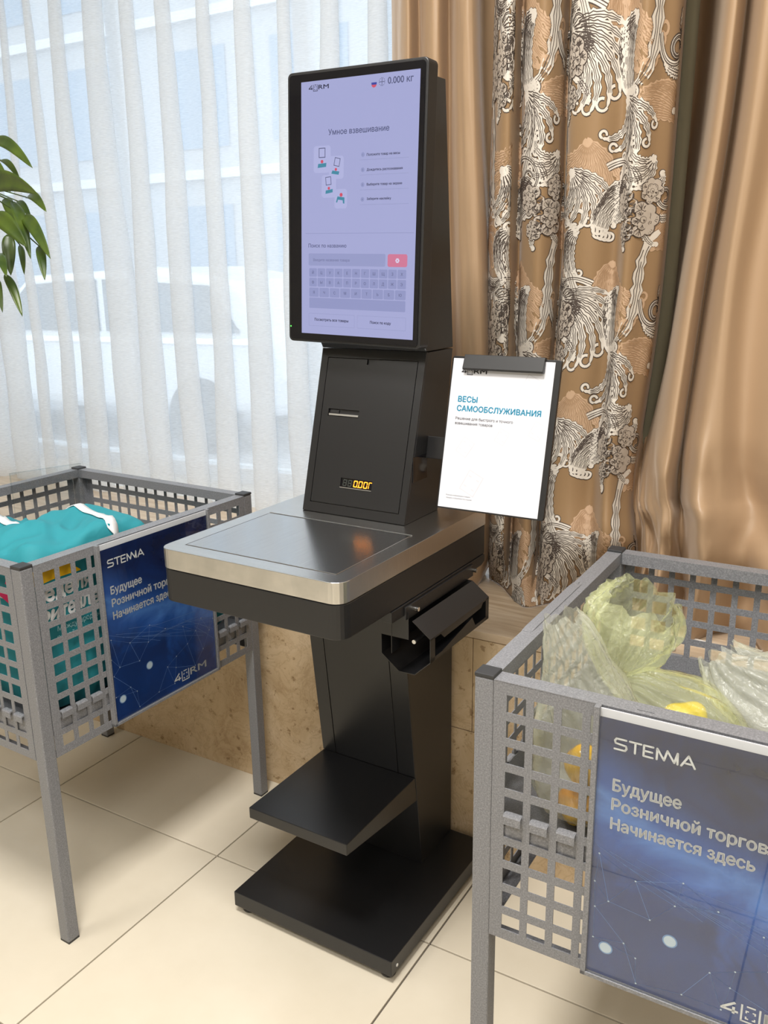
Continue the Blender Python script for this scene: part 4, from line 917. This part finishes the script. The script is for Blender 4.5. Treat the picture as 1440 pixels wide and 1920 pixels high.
tote('folded teal tote bag lying flat on the tray at the basket end', t3, False, (((bx_-.30, .47), (bx_-.06, .53), .08),))

# ------------------------------------------------------------------ bags of peppers (basket frame of the right basket)
def pepper(name, label, c, r, h, m_, tilt=(0, 0), seed=0, grp=None):
    e = thing(name, label, 'pepper', group=grp); e.matrix_world = RM_ @ Matrix.Translation(c) @ Matrix.Rotation(tilt[0], 4, 'X') @ Matrix.Rotation(tilt[1], 4, 'Y')
    G = []
    for j in range(21):
        t = j/20; row = []
        for i in range(40):
            th = 2*math.pi*i/40; lob = 1+.10*math.cos(4*th+seed)*math.sin(math.pi*t)**.5
            rr = r*(math.sin(math.pi*min(1, .04+.93*t))**.55)*(0.86+.14*t)*lob
            if t > .93: rr *= .8
            z = h*(t-.5)-.10*h*sm(.85, 1, t)*(1+.3*math.cos(4*th+seed)); row.append((rr*math.cos(th), rr*math.sin(th), z))
        G.append(row)
    MB().grid(G, closed=True).add([G[0][i] for i in range(40)], [tuple(range(40))]).add([G[-1][i] for i in range(40)], [tuple(range(40))]).obj('pepper_body', m_, e, smooth=True)
    MB().tube([(0, 0, h*.36), (.001, 0, h*.5), (.004, .002, h*.62)], [.006, .0045, .005], 8).obj('pepper_stem', MT['stem'], e, smooth=True); return e
def bag(label, axis, radii, seed, m_, rag=.012, pleat=.16, n=110, nj=84):
    axis = [tuple(a) for a in axis]; G = []
    base = Vector(axis[0])
    for j in range(nj+1):
        t = j/nj*(len(axis)-1); c = Vector(cr(axis, t)); r = cr([(q,) for q in radii], t)[0]
        c2 = Vector(cr(axis, min(len(axis)-1, t+.05))); c1 = Vector(cr(axis, max(0, t-.05))); T = (c2-c1).normalized(); A = T.cross(Vector((.2, 1, .1))).normalized(); Bv = T.cross(A)
        row = []; f = j/nj
        for i in range(n):
            th = 2*math.pi*i/n; tw = th+f*1.1
            pl = abs(N3(math.cos(tw)*3.4, math.sin(tw)*3.4, seed+f*1.6))*2-.45; pl2 = abs(N3(math.cos(tw)*8, math.sin(tw)*8, seed+f*4))-.2
            k = 1+pleat*(.6+.5*f)*pl+pleat*.55*pl2+.10*N3(math.cos(th)*2, math.sin(th)*2, seed+f*7)
            e_ = rag*sm(.8, 1, f)*N3(math.cos(th)*2.5, math.sin(th)*2.5, seed*3)*3
            row.append(c+(A*math.cos(th)+Bv*math.sin(th))*(max(r, .002)*k)+T*e_)
        G.append(row)
    zmin = min(p.z for r_ in G for p in r_)
    for r_ in G:
        for p in r_: p.z = max(p.z, TR+.0015)
    e = MB().grid([[tuple(p-base) for p in r_] for r_ in G], closed=True).obj('produce_bag', m_, smooth=True); e.matrix_world = RM_ @ Matrix.Translation(base); return tag(e, label, 'plastic bag', None)
bag('thin greenish plastic bag with orange peppers, peaked top leaning on the basket corner', [(.135, .105, TR+.002), (.137, .105, TR+.03), (.140, .107, TR+.10), (.132, .108, TR+.165), (.112, .108, TR+.225), (.100, .104, TR+.275), (.088, .100, TR+.305)], [.02, .075, .082, .072, .050, .038, .026], 2.3, MT['film_c'], .006, .22)
bag('yellow-green plastic bag knotted at the neck with its top flared open', [(.245, .250, TR+.002), (.245, .250, TR+.04), (.232, .242, TR+.095), (.180, .218, TR+.150), (.148, .208, TR+.172), (.140, .203, TR+.195), (.152, .200, TR+.245), (.170, .200, TR+.285), (.180, .198, TR+.318)], [.02, .080, .088, .050, .020, .026, .058, .066, .052], 7.7, MT['film_g'], .006, .26)
bag('pale plastic bag with a yellow pepper, top standing loose', [(.425, .270, TR+.002), (.425, .270, TR+.04), (.405, .275, TR+.10), (.350, .290, TR+.15), (.302, .30, TR+.18), (.275, .305, TR+.205)], [.02, .080, .086, .066, .052, .030], 12.1, MT['film_c'], .008, .20)
pepper('pepper', 'orange bell pepper lying lowest in the corner bag', (.134, .072, TR+.032), .032, .056, MT['pepper'], (R_(15), R_(20)), 0); pepper('pepper', 'orange bell pepper resting on another pepper in the corner bag', (.140, .080, TR+.095), .034, .058, MT['pepper'], (R_(-60), R_(10)), 1)
pepper('pepper', 'yellow bell pepper inside the knotted yellow-green bag', (.240, .258, TR+.102), .038, .060, MT['pepper_y'], (R_(70), R_(20)), 2); pepper('pepper', 'yellow bell pepper inside the pale loose bag', (.408, .262, TR+.085), .036, .060, MT['pepper_y'], (R_(60), R_(-30)), 3)

# ------------------------------------------------------------------ cables on the ledge
for label, P in (('white cable looping across the ledge behind the pepper basket', [(1262, 1196), (1268, 1182), (1300, 1178), (1350, 1192), (1400, 1202), (1450, 1198), (1500, 1190)]), ('white cable lying straight along the ledge under the drape', [(1282, 1216), (1330, 1222), (1390, 1212), (1450, 1216), (1520, 1222)])):
    W3 = [onz(u, v_+22, LZ+.0048) for u, v_ in P]; Q = [cr([tuple(p) for p in W3], k*(len(W3)-1)/40) for k in range(41)]
    b0 = Q[0]; o = MB().tube([(p[0]-b0[0], p[1]-b0[1], p[2]-b0[2]) for p in Q], .0045, 8).obj('cable', MT['cable'], smooth=True, loc=b0); tag(o, label, 'cable')

# ------------------------------------------------------------------ potted tree at the left edge
pl = thing('potted_tree', 'green potted tree with long drooping leaves before the sheer curtain', 'plant', (-2.62, 1.40, 0))
PB = Vector((-2.62, 1.40, 0))
MB().lathe([(0, 0), (.13, 0), (.135, .01), (.165, .30), (.175, .31), (.175, .33), (.155, .33), (.150, .29), (0, .285)], 28).obj('pot', MT['pot'], pl, smooth=False); MB().lathe([(0, .284), (.149, .286), (.149, .292), (0, .30)], 24).obj('soil', MT['soil'], pl)
MB().tube([(0, 0, .28), (.01, .01, .7), (-.01, .0, 1.1), (.02, .02, 1.5), (.03, .03, 1.75)], [.024, .021, .019, .016, .010], 10).obj('trunk', MT['bark'], pl, smooth=True)
LV = [((-14, 25), (58, 73), 21, 1.60), ((2, 60), (37, 96), 12, 1.64), ((-20, 110), (66, 124), 36, 1.57), ((50, 130), (85, 155), 18, 1.66), ((33, 137), (59, 173), 12, 1.65), ((-12, 165), (48, 222), 32, 1.55), ((24, 138), (58, 243), 22, 1.59), ((10, 132), (30, 190), 20, 1.66), ((16, 200), (20, 276), 24, 1.62), ((38, 220), (46, 274), 12, 1.64), ((44, 165), (92, 243), 24, 1.58), ((74, 222), (84, 284), 17, 1.57), ((10, 275), (42, 352), 17, 1.60), ((-4, 285), (4, 345), 13, 1.63), ((-6, 235), (12, 277), 18, 1.58), ((-30, 60), (18, 118), 26, 1.68), ((-40, 190), (-4, 260), 26, 1.62)]
hub = ony(-60, 380, 1.62)
for k, (a, b, wd, y) in enumerate(LV):
    A = ony(a[0], 240+a[1], y); Bp = ony(b[0], 240+b[1], y-.04+.02*math.sin(k*1.7)); L = (Bp-A).length; D = (Bp-A).normalized()
    vd = (A-CC).normalized(); sd = D.cross(vd).normalized(); nr = sd.cross(D).normalized(); sd = (sd+nr*(.35*math.sin(k*2.3))).normalized(); nr = D.cross(sd)
    wm = wd/FPX*(A-CC).length*.56; rows = []
    for i in range(15):
        t = i/14; c = A+D*L*t+Vector((0, 0, 1))*L*.10*math.sin(math.pi*t)+nr*L*.03*math.sin(math.pi*t*1.3)
        w_ = wm*max(.02, 1.95*(t+.02)**.55*(1-t)**.8)
        rows.append([tuple(c+sd*w_*q+nr*(-.22*w_*(1-abs(q)))-PB) for q in (-1, -.5, 0, .5, 1)])
    _p = [MB().grid(rows).obj('leaf', MT['leaf'], pl, smooth=True, solid=.0008)]
    _p.append(MB().tube([tuple(A-PB), tuple((A+hub)/2-PB+Vector((0, 0, .03))), tuple(hub-PB)], [.0016, .002, .003], 6).obj('leaf_stalk', MT['leaf'], pl, smooth=True))
    for ra, dz in ((150, .10), (232, -.06)):
        for q in _p: c_ = q.copy(); COL.objects.link(c_); c_.rotation_euler = (0, 0, R_(ra)); c_.location = (0, 0, dz)
br_ = MB().tube([(.03, .03, 1.70), tuple((hub-PB)*.6+Vector((.012, .012, .70))), tuple(hub-PB)], [.009, .006, .004], 8).obj('branch', MT['bark'], pl, smooth=True)
for ra, dz in ((150, .10), (232, -.06)):
    c_ = br_.copy(); COL.objects.link(c_); c_.rotation_euler = (0, 0, R_(ra)); c_.location = (0, 0, dz)
